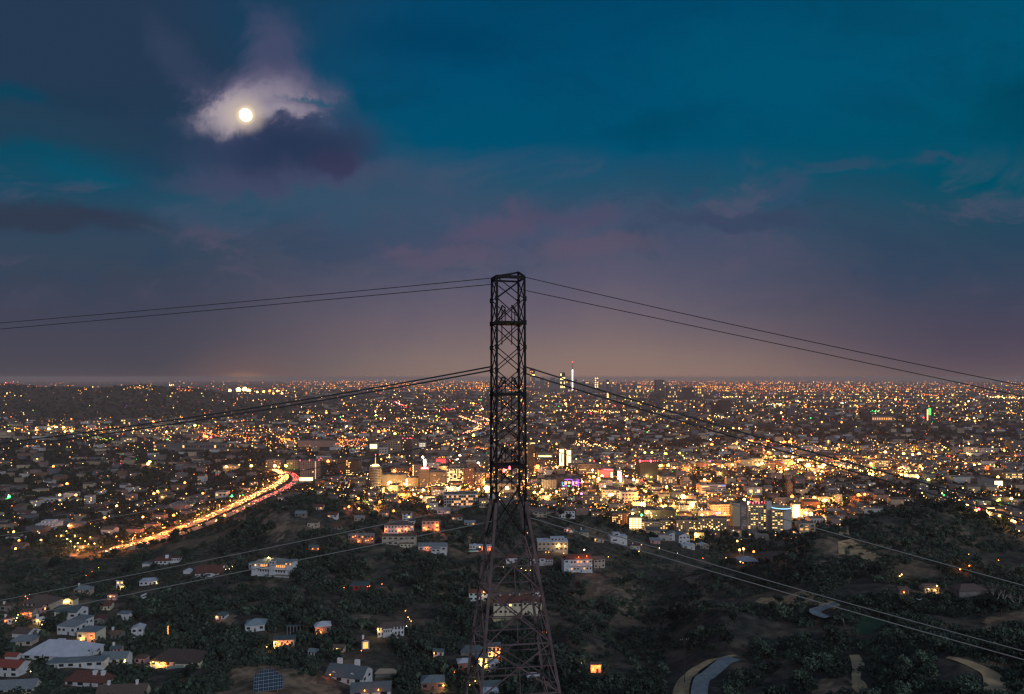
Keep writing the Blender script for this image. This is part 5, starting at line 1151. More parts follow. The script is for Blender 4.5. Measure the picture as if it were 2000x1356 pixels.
mb = MB(); mb.octa((0, 0, 0), .8); q = mb.build('roof_lamp', [GLOW['Y']], o, (-w*.18, dp*.3, h+3.2)); link('lamp_light', plight('Y', 2500, .4), q, (0, 0, .9))
for x in (.22, .34): mb = MB(); mb.octa((x*w, -9, -5.2), .5); mb.build('pool_lamp', [GLOW['G']], o)
house(486, 497, 1098, 1112, 'little white house end peeking out left of the mansion', M_white, M_roofgr, 'flat', 1, nx=2)
house(227, 242, 1131, 1150, 'white cube house with its lower wall lit yellow through trees', M_white, M_roofpale, 'flat', 2, 0, .5, nx=2, lamps=((.3, .3, 'Y', 900),))
o, w, dp, h = house(272, 307, 1129, 1143, 'white house with a broad flat pale roof and dark open porch', M_white, M_roofpale, 'flat', 1, .2, .1, nx=4, lamps=((.5, .5, 'Y', 300),))
house(144, 176, 1144, 1158, 'grey hipped roof with a small white chimney among trees', M_tan, M_roofgr, 'hip', 1, .1, .0, ch=1)
house(122, 143, 1165, 1180, 'little house whose gable glows yellow', M_cream, M_roofbr, 'front', 1, 0, .6, 'Y', nx=2, lamps=((.0, .8, 'Y', 1200), (-.3, .4, 'Y', 300)))
house(42, 100, 1162, 1186, 'low brown roofed house beside a blazing orange tree', M_tan, M_roofbr, 'hip', 1, -.1, .0, dep=.8)
house(63, 82, 1180, 1198, 'pink walled house end by the yellow lit yard', M_pinkw, M_roofbr, 'gable', 1, -.2, .1, nx=2)
house(40, 62, 1188, 1203, 'small house with an amber lit porch left of the pink wall', M_tan, M_roofbr, 'gable', 1, 0, .3, 'o', nx=2, lamps=((-.2, .5, 'o', 700), (.4, .6, 'o', 700)))
o, w, dp, h = house(103, 152, 1181, 1210, 'white walled house with a dark teal flat roof', M_white, M_roofteal, 'gable', 1, -.12, .0, dep=.7, nx=3)
wing(o, -w*.12, w*.08, -1.0, 1, -2, h+.2, wall=M_roofteal, roof=M_roofteal, nx=0, flat=True)
o, w, dp, h = house(108, 150, 1208, 1240, 'low house of linked grey hipped roofs', M_white, M_roofgr, 'hip', 1, -.15, .2, nx=4, dep=.8); house(138, 169, 1202, 1226, 'grey roof with white eaves just behind the linked hipped roofs', M_white, M_roofgr, 'flat', 1, -.2, .0, nx=3)
o, w, dp, h = house(148, 188, 1224, 1252, 'grey roofed house with a yellow lit wall and orange porch', M_cream, M_roofgr, 'flat', 1, -.1, .2, nx=3, lamps=((.35, .5, 'o', 900), (-.2, .2, 'Y', 600)))
house(20, 57, 1224, 1246, 'long white wall under a brown shed roof', M_white, M_roofbr, 'gable', 1, -.15, .0, win=False)
o, w, dp, h = house(36, 166, 1248, 1290, 'large low house under one broad pale lavender roof with a white cupola', M_white, M_roofpale, 'hip', 1, -.1, .05, dep=.62, nx=6)
r = MB(); r.box(-w*.18, -w*.06, dp*.55, dp*.75, h+1.0, h+4.6); r.build('cupola', M_white, o); r = MB(); r.box(-w*.12, w*.02, dp*.25, dp*.42, h+1.1, h+2.3); r.build('skylight', mat('amber_skylight', (.45, .38, .16), .5), o)
for x in (-.28, -.2, .1, .18): r = MB(); r.box(x*w-.7, x*w+.7, dp*.38, dp*.48, h+.8, h+3.0); r.build('roof_fan', WALL['grey'], o)
house(20, 62, 1240, 1262, 'dull grey hipped roof behind the broad pale roof', M_tan, M_roofgr, 'hip', 1, .1, .0)
o, w, dp, h = house(-18, 38, 1286, 1322, 'white house with a bright red tile roof at the left edge', M_white, mat('red_tile_roof', (.24, .06, .045), .9, .2, 1), 'gable', 2, -.1, .0, dep=.6, nx=3)
house(8, 34, 1276, 1290, 'second small red tile roof behind the left edge house', M_white, mat('red_tile_roof', (.24, .06, .045), .9), 'gable', 1, -.1, .0, win=False)
o, w, dp, h = house(95, 200, 1284, 1304, 'long pale terrace roof with white fascia behind the hedge', M_white, M_roofgr, 'flat', 1, .12, .1, dep=.3, nx=6)
house(196, 246, 1272, 1296, 'grey double gabled roof at the end of the long terrace', M_white, M_roofgr, 'gable', 1, .05, .2, nx=3, lamps=((.48, .5, 'Y', 400),))
o, w, dp, h = house(122, 212, 1312, 1342, 'rusty red hipped roof with two stout white chimneys', M_white, M_roofred, 'hip', 1, -.1, .0, dep=.7, nx=4)
for x in (.1, .3): mb = MB(); mb.box(x*w, x*w+2.0, dp*.3, dp*.3+1.3, h, h+4.4); mb.box(x*w-.15, x*w+2.15, dp*.3-.15, dp*.3+1.45, h+4.403, h+4.8); mb.build('chimney', M_chim, o)
house(-6, 66, 1328, 1356, 'grey roofed house low in the left corner', M_cream, M_roofgr, 'gable', 1, .12, .0, nx=4)
house(186, 282, 1338, 1372, 'wide dark brown roof cut by the bottom edge', M_cream, M_roofbr, 'gable', 1, .08, .0, ch=2, nx=5)
o, w, dp, h = house(290, 392, 1266, 1302, 'wide low brown roofed house with cream walls and glowing patio lamps', M_cream, mat('dark_brown_roof', (.075, .055, .05), .9, .3, 1), 'hip', 1, -.06, .1, dep=.6, nx=7, lamps=((-.42, .9, 'Y', 900), (-.3, .4, 'Y', 900), (-.2, .3, 'o', 600)))
wing(o, w*.05, w*.36, -2.5, dp*.5, -2, h-.2, wall=M_cream, roof=mat('dark_brown_roof', (.075, .055, .05)), nx=0)
mb = MB(); a, b = P(325, 1308), P(408, 1298); 
t = thing('garden_wall', 'long sloping green grey garden wall before the brown roofed patio house', 'wall', a); mb.bar((0, 0, .4), (b.x-a.x, b.y-a.y, b.z-a.z+.4), .4, 2.4); mb.build('wall', mat('green_grey_fence', (.15, .2, .19), .9), t)
house(256, 280, 1219, 1246, 'tall narrow white gabled house among dark trees', M_white, M_roofpale, 'front', 2, .25, .0, dep=.9, nx=2)
house(478, 518, 1207, 1234, 'blue grey hipped roof with a white corner', M_white, mat('blue_grey_roof', (.2, .26, .3), .8, .2, 1), 'hip', 1, .2, .0, dep=.8, nx=3)
for q, (x0, y0, x1, y1) in enumerate([(275,1166,286,1161),(277,1170,290,1166),(283,1180,304,1170)]):
    a, b = P(x0, y0), P(x1, y1); t = thing('retaining_wall', ('uppermost', 'middle', 'longest, lowest')[q]+' of three pale strips of garden wall below the white flat roofed house', 'wall', a); mb = MB(); mb.bar((0, 0, .6), (b.x-a.x, b.y-a.y, b.z-a.z+.6), .5, 1.3); mb.build('wall', M_white, t)
# -- middle
o, w, dp, h = house(751, 808, 1018, 1042, 'white villa stepping up in three tiers with brown roofs and orange lamps on the ridge', M_white, M_roofbr, 'hip', 2, .0, .1, 'o', dep=.4, nx=9, lamps=((-.47, .4, 'o', 1200), (.0, .4, 'o', 1200), (.25, .5, 'o', 1200))); wing(o, -w*.38, -w*.05, dp*.4, dp*1.1, 0, h+3, nx=3); wing(o, w*.3, w*.5, dp*.3, dp, 0, h+3.5, nx=2)
o, w, dp, h = house(746, 811, 1043, 1066, 'dull brown and cream lower terraces propped beneath the ridge villa', M_tan, M_roofbr, 'flat', 2, .0, .0, dep=.3, nx=6); wing(o, w*.05, w*.4, -3, 0, -6, h*.3, wall=M_cream, roof=M_roofbr, flat=True, nx=3)
house(786, 803, 998, 1018, 'narrow white house just behind the ridge villa', M_white, M_roofbr, 'gable', 3, .0, .2, nx=2)
o, w, dp, h = house(824, 858, 1014, 1036, 'square beige house with three orange wall lamps on the ridge', M_tan, M_roofbr, 'flat', 2, .0, .15, 'y', nx=4, dep=.5, lamps=((-.25, .15, 'o', 2000), (.35, .15, 'o', 2000), (.35, .55, 'o', 2000)))
o, w, dp, h = house(817, 872, 1060, 1078, 'white house with grey roofs and a raised deck wing below the ridge', M_white, M_roofgr, 'gable', 1, .0, .05, dep=.35, nx=5, under=6, lamps=((-.2, .6, 'o', 500),)); wing(o, -w*.02, w*.3, -4, 0, -6.5, h*.75, roof=M_roofgr, nx=2)
o, w, dp, h = house(917, 940, 1063, 1073, 'low white pool house beside the dark track', M_white, M_roofpale, 'flat', 1, .0, .2, dep=.3, nx=4); house(940, 960, 1064, 1076, 'pink lit end of the pool house terrace', M_pinkw, M_roofpale, 'flat', 1, 0, .4, 'o', nx=3, lamps=((-.2, .6, 'o', 900), (.35, .5, 'o', 900)))
mb = MB(); mb.box(-6, 6, -2, 2, .05, .3); mb.box(-3, 3, -1, 1, .31, .36, 1); q = mb.build('swimming_pool', [M_chim, emit('lit_pool_water', (.03, .5, .28), .5)], None, P(923, 1077)); tag(q, 'small lit green swimming pool below the white pool house', 'pool')
o, w, dp, h = house(684, 717, 1137, 1153, 'dark red house with amber lamps in the middle of the wooded slope', M_redw, M_roofteal, 'flat', 1, .0, .1, 'o', nx=4, lamps=((-.5, 1.0, 'o', 120), (-.3, -.3, 'o', 120), (.15, -.4, 'o', 120), (.5, -.1, 'o', 100)))
house(603, 622, 1066, 1074, 'pair of amber lit house fronts deep in the dark slope', M_stone, M_roofteal, 'gable', 1, 0, .0, nx=2, lamps=((-.1, .4, 'o', 250), (.5, .4, 'o', 250)))
o, w, dp, h = house(680, 730, 1042, 1060, 'house half hidden in trees with a row of amber lights', M_stone, M_roofgr, 'flat', 2, .05, .35, 'o', dep=.3, nx=8, lamps=((-.2, .9, 'o', 500), (-.1, .2, 'o', 900), (.3, .3, 'o', 400), (.45, .5, 'o', 300)))
o, w, dp, h = house(614, 648, 1212, 1240, 'big pale blue roof plane with an orange glow beneath its left end', M_stone, M_roofpale, 'hip', 1, .35, .0, dep=.8, nx=3, lamps=((-.4, .4, 'o', 900), (-.15, .4, 'o', 500)))
t = thing('pergola', 'pale slatted pergola with slender posts left of the big blue roof', 'pergola', P(580, 1240), .1); mb = MB(); mb.box(-6.5, 6.5, 0, 2.5, 5.3, 5.6); mb.build('canopy', M_roofteal, t)
for k in range(7): mb = MB(); mb.box(-6.1+k*2, -5.95+k*2, 0, .2, -1, 5.3); mb.build('post', M_roofpale, t)
o, w, dp, h = house(534, 574, 1242, 1264, 'grey flat roof with a string of golden lights along its eaves', M_cream, M_roofteal, 'flat', 1, .12, .6, 'o', dep=.6, nx=6, lamps=((-.45, .7, 'Y', 500), (-.2, .5, 'o', 500), (.2, .5, 'o', 500), (-.5, -.2, 'y', 200)))
o, w, dp, h = house(706, 722, 1246, 1268, 'little gabled house with one tall window glowing orange', M_white, M_roofred, 'front', 1, .3, .0, dep=.8, win=False, ch=1); link('window', unit(emit('tall_amber_window', (1, .42, .08), 2.2)), o, (0, -.06, h*.45), (w*.6, .14, h*.7))
for x in (-.15, .15): mb = MB(); mb.box(x*w-.06, x*w+.06, -.2, -.14, h*.12, h*.8); mb.build('glazing_bar', M_roofbr, o)
o, w, dp, h = house(737, 790, 1214, 1242, 'curved white two storey house pierced by many dark windows', M_white, M_roofbr, 'hip', 2, .22, .0, dep=.4, nx=8, under=6, lamps=((-.5, .8, 'Y', 700),)); wing(o, -w*.3, w*.05, -1.5, dp*.5, -4, h*.9, nx=4); wing(o, -w*.1, w*.3, -3.8, -1.5, -6, -.6, flat=True, nx=3, roof=M_roofpale)
for x, y, c in ((792,1200,'y'),(797,1213,'y'),(800,1217,'y'),(803,1221,'y'),(794,1231,'w'),(788,1240,'w')):
    pass
o, w, dp, h = house(628, 714, 1296, 1334, 'large dark grey gabled house with two white chimneys and a white right gable', M_white, mat('slate_grey_roof', (.09, .115, .13), .85, .2, 1), 'gable', 1, -.22, .0, dep=.75, nx=4, lamps=((-.46, .6, 'o', 500),))
for x in (-.28, .2): mb = MB(); mb.box(x*w-1.3, x*w+1.3, dp*.55, dp*.55+1.3, h+1, h+6.2); mb.build('chimney', M_chim, o)
for x in (-.3, .2):
    mb = MB(); mb.box(x*w-1, x*w+1, dp*.12, dp*.3, h-.2, h+1.2); mb.poly([(x*w-1.2,dp*.1,h+1.2),(x*w+1.2,dp*.1,h+1.2),(x*w,dp*.1,h+2.1)]); mb.build('dormer', M_chim, o)
o, w, dp, h = house(684, 764, 1332, 1362, 'slate roof with two orange lamps and white gable ends beside the large gabled house', M_white, mat('slate_grey_roof', (.09, .115, .13)), 'gable', 1, .12, .0, dep=.7, nx=3, lamps=((-.15, 1.3, 'o', 200), (.2, 1.3, 'o', 200)))
house(733, 772, 1306, 1324, 'plain beige low hipped roof above a lawn', M_stone, mat('beige_roof', (.27, .22, .17), .9, .1, 1), 'hip', 1, .0, .0, win=False, dep=.6)
house(822, 868, 1316, 1348, 'grey hipped roof over a dusky brick wall', M_bricky, M_roofgr, 'hip', 1, .08, .0, dep=.7, nx=3, lamps=((.48, .6, 'Y', 500),))
o, w, dp, h = house(916, 952, 1150, 1174, 'pale blue arched house with a red brown roof left behind the pylon leg', M_bluew, M_roofred, 'gable', 2, .0, .0, dep=.5, nx=4, lamps=((.3, 1.1, 'Y', 900),))
# yellow mansion behind the pylon
o, w, dp, h = house(964, 1058, 1162, 1202, 'grand yellow lit mansion with a pillared terrace behind the pylon legs', M_cream, M_roofred, 'hip', 2, .0, .12, 'y', dep=.35, nx=10, under=8, name='mansion', lamps=((-.05, -.1, 'Y', 700), (.1, -.1, 'Y', 700), (.25, -.1, 'Y', 700), (-.35, -.3, 'Y', 700)))
wing(o, -w*.5, w*.5, -5, -.1, -7, -.8, wall=mat('yellow_stucco', (.55, .43, .20), .85), flat=True, roof=M_roofbr, nx=0); rail(o, -w*.52, w*.52, -5.6, -.6, M_cream, 26); wing(o, w*.1, w*.42, -1.6, dp*.6, 0, h+1.0, wall=M_cream, roof=M_roofred, nx=3)
for x in (-.36, -.16, .04): mb = MB(); mb.box(x*w-.5, x*w+.5, dp*.5, dp*.5+.9, h, h+4.5); mb.build('chimney', M_cream, o)
for k in range(9): mb = MB(); mb.cyl(-w*.05+k*w*.06, -4.6, -.6, 1.9, .2, n=8); mb.build('column', M_cream, o)
for x, c in ((-.08, 'Y'), (.18, 'o'), (.32, 'o')): mb = MB(); mb.octa((0, 0, 0), .5); q = mb.build('roof_lamp', [GLOW[c]], o, (x*w, dp*1.1, h+2.5)); link('lamp_light', plight(c, 1500, .3), q, (0, 0, 1))
house(1041, 1062, 1150, 1178, 'white gabled wing with a red roof at the right end of the yellow mansion', M_white, M_roofred, 'front', 2, .2, .0, nx=2, dep=.8)
house(988, 1011, 1083, 1100, 'small white house with a maroon roof seen through the pylon', M_white, M_roofred, 'gable', 1, .1, .0, nx=3)
o, w, dp, h = house(953, 977, 1256, 1284, 'yellow lit house front between the lower pylon legs', M_cream, M_roofgr, 'flat', 2, .0, .35, 'Y', nx=3, lamps=((.4, .45, 'o', 1200), (-.2, .2, 'Y', 800)))
house(900, 944, 1261, 1282, 'dull green grey hipped roof left of the yellow lit front', M_stone, M_roofteal, 'hip', 1, .0, .0, win=False)
house(894, 917, 1284, 1314, 'pale blue grey roof over a brown wall left of the pylon foot', M_bricky, M_roofpale, 'hip', 1, .2, .0, nx=2, dep=.9)
house(930, 952, 1278, 1302, 'cream wall brightly lit yellow behind the left pylon leg', M_cream, M_roofgr, 'flat', 1, .0, .0, nx=2, lamps=((-.1, .5, 'Y', 1500), (.3, .1, 'Y', 900)))
house(956, 976, 1288, 1312, 'narrow white gabled house with a tall dark front by the pylon', M_white, M_roofpale, 'front', 2, .3, .0, nx=2, dep=.8)
house(1030, 1054, 1314, 1331, 'small pale roof with a pink lit edge inside the pylon base', M_stone, M_roofpale, 'hip', 1, .0, .3, 'o', nx=3)
house(938, 990, 1330, 1352, 'dark teal roof at the bottom between the pylon legs', M_stone, M_roofteal, 'gable', 1, .1, .0, nx=3); house(940, 972, 1346, 1366, 'pale flat roof cut by the bottom edge at the pylon foot', M_white, M_roofpale, 'flat', 1, .0, .0, nx=3)
house(1060, 1082, 1330, 1348, 'dim brown roof at the right pylon foot', M_bricky, M_roofbr, 'gable', 1, .0, .0, nx=3)
# -- right of the pylon
o, w, dp, h = house(1050, 1109, 1052, 1077, 'modern beige house with pale tiered flat roofs and two golden windows', M_tan, M_roofpale, 'flat', 2, .0, .0, dep=.5, nx=7, lamps=((.18, .6, 'Y', 1500), (.4, .6, 'Y', 700))); wing(o, -w*.05, w*.4, dp*.4, dp*.95, h, h+2.4, wall=M_white, roof=M_roofpale, flat=True, nx=4)
o, w, dp, h = house(1036, 1080, 1084, 1104, 'white house with maroon roofs and two chimneys just right of the pylon', M_white, M_roofred, 'gable', 1, .0, .0, dep=.45, nx=4, ch=1, under=5); wing(o, -w*.1, w*.15, -1.6, dp*.5, -3, h+.8, roof=M_roofred, nx=1); wing(o, w*.15, w*.5, -1.0, dp*.5, -5, h-.5, roof=M_roofred, nx=3)
o, w, dp, h = house(1106, 1158, 1082, 1118, 'big white four level house standing on stilts with long balconies', M_white, M_roofred, 'gable', 2, .12, .12, 'o', dep=.5, nx=8, under=0, name='stilt_house', lamps=((-.05, 1.15, 'o', 1200), (.28, 1.2, 'o', 1200)))
wing(o, -w*.42, w*.46, 1.0, dp, -9, -.3, roof=M_roofbr, flat=True, nx=5); rail(o, -w*.5, w*.5, -1.6, 0, M_chim, 16); rail(o, -w*.5, w*.5, -1.6, h*.5, M_chim, 16); wing(o, -w*.62, -w*.42, -1, dp, -4, h-.2, wall=M_bluew, roof=M_roofred, nx=1)
for k in range(6): mb = MB(); mb.box(-w*.48+k*w*.19, -w*.48+k*w*.19+.4, -1.4, -1.0, -10.5, -.2); mb.build('stilt', M_chim, o)
mb = MB(); mb.octa((0, 0, 0), .75); q = mb.build('roof_lamp', [GLOW['Y']], o, (w*.3, dp, h+5)); link('lamp_light', plight('Y', 4000, .4), q, (0, 0, 1))
house(1158, 1184, 1086, 1110, 'pinkish annex with brown roofs stepping down right of the stilt house', M_tan, M_roofbr, 'gable', 2, .3, .0, dep=.7, nx=3)
o, w, dp, h = house(1192, 1226, 1044, 1063, 'white modern box house with one long dark window', M_white, M_roofpale, 'flat', 1, .1, .0, nx=2, dep=.6); wing(o, -w*.3, w*.1, dp*.3, dp*.9, h, h+3, roof=M_roofpale, flat=True, nx=1)
house(1304, 1326, 1038, 1056, 'white house with a peaked grey roof, left of a white gabled pair', M_white, M_roofgr, 'front', 2, .0, .0, nx=2); house(1324, 1349, 1040, 1062, 'white house with a peaked grey roof, right of a white gabled pair', M_white, M_roofgr, 'front', 2, .2, .1, nx=3)
house(1333, 1357, 1061, 1072, 'low pale box below the white gabled pair', M_white, M_roofpale, 'flat', 1, .0, .0, nx=2); house(1446, 1480, 1086, 1104, 'pale low house with a tiled roof in the dark hollow', M_stone, M_roofpale, 'hip', 1, .0, .1, nx=5)
o, w, dp, h = house(1154, 1174, 1292, 1314, 'cabin glowing orange through trees at the valley bottom', M_cream, M_roofbr, 'gable', 1, .0, .9, 'o', nx=4, dep=.5, lamps=((-.3, .5, 'o', 1500), (.3, .8, 'o', 900)))
house(1090, 1124, 990, 1013, 'white house behind round dark treetops right of the pylon', M_white, M_roofbr, 'gable', 2, .1, .0, nx=5); house(1034, 1068, 992, 1010, 'tan two storey house close to the pylon among treetops', M_tan, M_roofbr, 'gable', 2, .0, .2, nx=4)
house(600, 620, 1018, 1031, 'tan house corner high on the left ridge', M_tan, M_roofbr, 'flat', 1, .0, .3, 'o', nx=3); house(576, 596, 998, 1010, 'dim stone house on the left ridge top', M_stone, M_roofgr, 'gable', 1, .0, .2, nx=3)
for a, b, c, d_, l in [(637,660,1000,1012,'white cottage high on the ridge left of centre'),(668,690,985,997,'grey cottage under orange street lamps'),(690,712,1006,1018,'tan cottage in the ridge wood'),(852,880,990,1004,'white cottage at the edge of the ridge wood'),(720,742,972,984,'white cottage close under the beige hall'),(608,632,984,996,'amber lit cottage on the ridge wood'),(880,904,1004,1016,'tan house left of the pylon in dark trees'),(905,930,1016,1026,'low lamp lit house left of the pylon waist'),(646,668,1024,1034,'grey cottage in the dark ridge wood'),(740,760,996,1008,'orange lit cottage right of the two ridge lamps')]:
    house(a+2, b-2, c+1, d_, l, M_white if l.startswith('white') else (M_stone if l.startswith('grey') else M_tan), random.choice([M_roofbr, M_roofgr, M_roofred]), 'gable', 1, .0, .35, 'o', nx=3)
M_tin = mat('rusty_metal_roof', (.16, .10, .075), .7, .4, .6)
EX = [(22,200,1062,1072),(210,226,1160,1172),(196,216,1178,1192),(228,250,1196,1210),(0,22,1180,1194),(4,22,1206,1220),(182,204,1204,1218),(210,236,1232,1248),(60,86,1208,1220),(215,236,1262,1276),(262,284,1282,1296),(420,440,1196,1210),(846,866,1268,1282),(600,622,1268,1282),(650,672,1260,1274),(1230,1250,1064,1074),(1270,1290,1052,1062),(1366,1386,1062,1072),(1160,1180,1050,1060),(1130,1150,1036,1046),(1100,1120,1030,1040)]
for i, (a, b, c, d_) in enumerate(EX):
    if a > b: continue
    gq = random.Random(i+500); b = min(b, a+24); wm_ = gq.choice([('white', M_white), ('white', M_white), ('tan', M_tan), ('grey', M_stone), ('cream', M_cream), ('pink', M_pinkw)]); rm_ = gq.choice([('brown', M_roofbr), ('grey', M_roofgr), ('red', M_roofred), ('slate', M_roofteal), ('rusty', M_tin), ('pale', M_roofpale)]); kd = gq.choice(['hip', 'gable', 'flat', 'front', 'gable'])
    litn = gq.random() < .45
    house(a, b, c-2, d_, 'small '+wm_[0]+' house with a '+rm_[0]+' roof, '+where((a+b)/2, d_), wm_[1], rm_[1], kd, 1, gq.uniform(-.35, .35), .3 if litn else .0, gq.choice('yo'), nx=gq.choice((2, 3)), dep=gq.uniform(.7, 1.0), ch=gq.choice((0, 0, 1)), lamps=((gq.uniform(-.4, .4), .7, gq.choice('oY'), 120),) if litn else ())
# -- right slope
o, w, dp, h = house(1872, 1930, 1140, 1164, 'open shelter with a wide brown hipped roof on the right slope', M_stone, M_roofbr, 'hip', 1, .05, .0, dep=.6, win=False, name='shelter', cat='shelter')
house(1757, 1775, 1148, 1160, 'low hut with amber lamps left of the shelter', M_stone, M_roofbr, 'gable', 1, 0, 0, nx=2, lamps=((-.1, .4, 'o', 80),)); house(1806, 1834, 1140, 1158, 'small adobe hut lit amber among the trees of the right slope', M_tan, M_roofbr, 'gable', 1, .0, .3, 'o', nx=3, lamps=((.2, .6, 'Y', 300), (-.3, .9, 'Y', 300), (.3, 1.5, 'Y', 300)))
def parked(px, py, rz, mi, label):
    o = thing('parked_car', label, 'car', P(px, py), rz); link('body', CB[mi], o)
    for s in (-.62, .62): link('headlight', unit(M_chim), o, (2.22, s, .65), (.06, .3, .18))
parked(1882, 1165, .3, 2, 'white car parked under the brown roofed shelter'); parked(1786, 1176, .6, 0, 'silver car parked left of two others in the dark yard'); parked(1795, 1172, .7, 2, 'white car parked at the right end of the dark yard')

# yard, garden and hillside lamps
def yard_lamp(px, py, col, watt, r=.3, label=''):
    p = P(px, py); o = thing('garden_lamp', label or CN[col]+' garden lamp, '+where(px, py), 'garden lamp', p, 0, CN[col]+' garden lamps on the hillside')
    a = MB(); a.cyl(0, 0, -.5, 2.4, .05, n=6); a.build('post', mat('galvanised_pole', (.2, .2, .2)), o); b = MB(); b.octa((0, 0, 2.4+r), r); b.build('lamp_head', [GLOW[col]], o)
    if watt: link('lamp_light', plight(col, watt, .25), o, (0, 0, 2.4+2*r+.3))
for x, y, c, wt, r in [(792,1200,'y',80,.3),(797,1213,'y',0,.25),(800,1217,'y',0,.25),(803,1221,'y',60,.25),(794,1231,'w',0,.25),(788,1240,'w',0,.25),(870,1169,'Y',300,.4),(746,1147,'o',60,.3),(666,1180,'o',60,.3),(671,1182,'o',60,.3),(675,1185,'o',0,.3),(672,1154,'o',0,.25),(718,1152,'o',40,.25),(722,1151,'o',0,.25),
    (706,1280,'o',100,.3),(553,1273,'b',20,.25),(521,1272,'Y',100,.3),(567,1270,'o',0,.25),(970,1110,'Y',60,.3),(978,1111,'Y',60,.3),(983,1113,'y',0,.25),(1018,1116,'Y',80,.32),(1027,1120,'Y',80,.32),(1036,1120,'Y',80,.32),(1069,1068,'y',50,.3),(1066,1084,'y',80,.3),(1072,1084,'y',80,.3),(1101,1086,'y',80,.3),(1188,1093,'y',60,.3),
    (1248,1082,'Y',250,.4),(1260,1083,'Y',250,.4),(1253,1069,'y',80,.35),(1288,1075,'Y',150,.4),(1373,1095,'o',80,.35),(1323,1085,'y',40,.3),(1418,1094,'Y',60,.35),(1418,1098,'y',60,.3),(1441,1102,'o',200,.4),(1446,1104,'Y',200,.45),(1451,1106,'o',200,.4),(1444,1060,'Y',200,.45),(1451,1056,'Y',200,.45),(1118,1250,'o',60,.3),(1136,1305,'Y',120,.3),(1144,1312,'Y',100,.3),
    (1761,1131,'Y',350,.42),(1757,1134,'Y',200,.36),(1875,1121,'o',700,.55),(1893,1114,'o',600,.5),(1950,1102,'o',60,.3),(1892,1090,'y',0,.2),(38,1320,'o',60,.25),(60,1321,'Y',60,.25),(193,1114,'g',20,.25),(168,1130,'o',300,.4),(180,1122,'o',150,.3),(448,1117,'Y',50,.25),(454,1112,'Y',50,.25),(441,1118,'Y',40,.25),(33,1215,'Y',300,.4),(36,1209,'g',300,.4),(31,1220,'Y',300,.3),(1030,1046,'o',200,.4),(1056,1190,'o',250,.35),(1048,1182,'Y',250,.35),(1060,1248,'o',250,.4),(1068,1243,'o',60,.3),
    (82,1228,'Y',900,.3),(90,1232,'Y',1200,.3),(72,1222,'Y',600,.3),(880,1320,'o',200,.3),(888,1322,'o',100,.3),(866,1318,'Y',100,.3),(908,1322,'o',60,.25),(1178,1092,'y',60,.25),(928,1340,'Y',400,.25),(918,1348,'Y',400,.25),(680,1330,'Y',500,.3),(645,1328,'o',300,.3),(50,1172,'o',300,.35),(58,1168,'o',200,.3),(54,1176,'o',200,.3)]:
    yard_lamp(x, y, c, wt*1.2, r)
# palm wound with orange light
o = place_tree(328, 1262, 'palm', 1.05, 'tall palm with its trunk wound in orange lights', None, 'palm_tree', 'palm tree')
mb = MB()
for k in range(40): a = k*.9; mb.octa((.26*math.cos(a), .26*math.sin(a), 7.2+k*.13), .12)
mb.build('string_lights', [emit('string_light_glow', (1, .34, .05), 9)], o); link('lamp_light', plight('o', 200, .4), o, (0, -1, 9))
# solar panels
p = P(524, 1352); t = thing('solar_array', 'dark blue solar panel array leaning on the bare dirt slope', 'solar panels', p, .32)
mb = MB(); M_pv = mat('blue_solar_cell', (.015, .035, .06), .3); M_pvf = mat('aluminium_frame', (.32, .35, .36), .5)
for i in range(6):
    for j in range(6):
        if i+j > 8 or (i == 0 and j > 4): continue
        x = -6.4+i*2.15; y = j*1.75; z = .8+j*.95; q = MB(); q.quad((x, y, z), (x+2.05, y, z), (x+2.05, y+1.62, z+.9), (x, y+1.62, z+.9)); q.quad((x, y, z-.06), (x, y+1.62, z+.84), (x+2.05, y+1.62, z+.84), (x+2.05, y, z-.06))
        pn = q.build('panel', M_pv, t); fr = MB(); e = .07
        for a, b in (((x, y, z), (x+2.05, y, z)), ((x+2.05, y, z), (x+2.05, y+1.62, z+.9)), ((x, y+1.62, z+.9), (x+2.05, y+1.62, z+.9)), ((x, y, z), (x, y+1.62, z+.9)), ((x+1.02, y, z), (x+1.02, y+1.62, z+.9))): fr.bar(a, b, e)
        fr.build('frame', M_pvf, pn)
for x in (-6, -1, 4): mb.bar((x, 1, -1.5), (x, 1, 1.2), .14); mb.bar((x, 8, -1.5), (x, 8, 4.8), .14)
tag(mb.build('support_posts', M_pvf, t), None, None, kind='stuff'); HB.append((480, 552, 1300, 1366))
# poles, fence, bare tree
def pole(px, pyb, pyt, label, arm=True):
    p = P(px, pyb); h = (pyb-pyt)*p.y/F; o = thing('utility_pole', label, 'utility pole', p, .2); mb = MB(); mb.cyl(0, 0, -1, h, .2, .13, 8); mb.build('pole', M_bark, o)
    if arm:
        mb = MB(); mb.bar((-2.2, 0, h-.8), (2.2, 0, h-.8), .18); c = mb.build('crossarm', M_bark, o)
        for x in (-2, -1, 1, 2): mb = MB(); mb.cyl(x, 0, h-.7, h-.35, .09, n=6); mb.build('insulator', M_chim, c)
pole(1337, 1334, 1246, 'wooden utility pole with a crossarm standing left of the curving road'); pole(1213, 1086, 1068, 'short pale pole on the slope below the white box house', False); pole(822, 1100, 1052, 'thin pole below the beige terraces', False)
p = P(1822, 1262); t = thing('fence', 'short pale wire fence low on the right dirt slope', 'fence', P(1800, 1240)); 
for k in range(9): a = P(1800+k*9, 1252+k*2.2)-t.location; mb = MB(); mb.bar(a+Vector((0,0,-.3)), a+Vector((0,0,1.3)), .1); mb.build('post', M_chim, t)
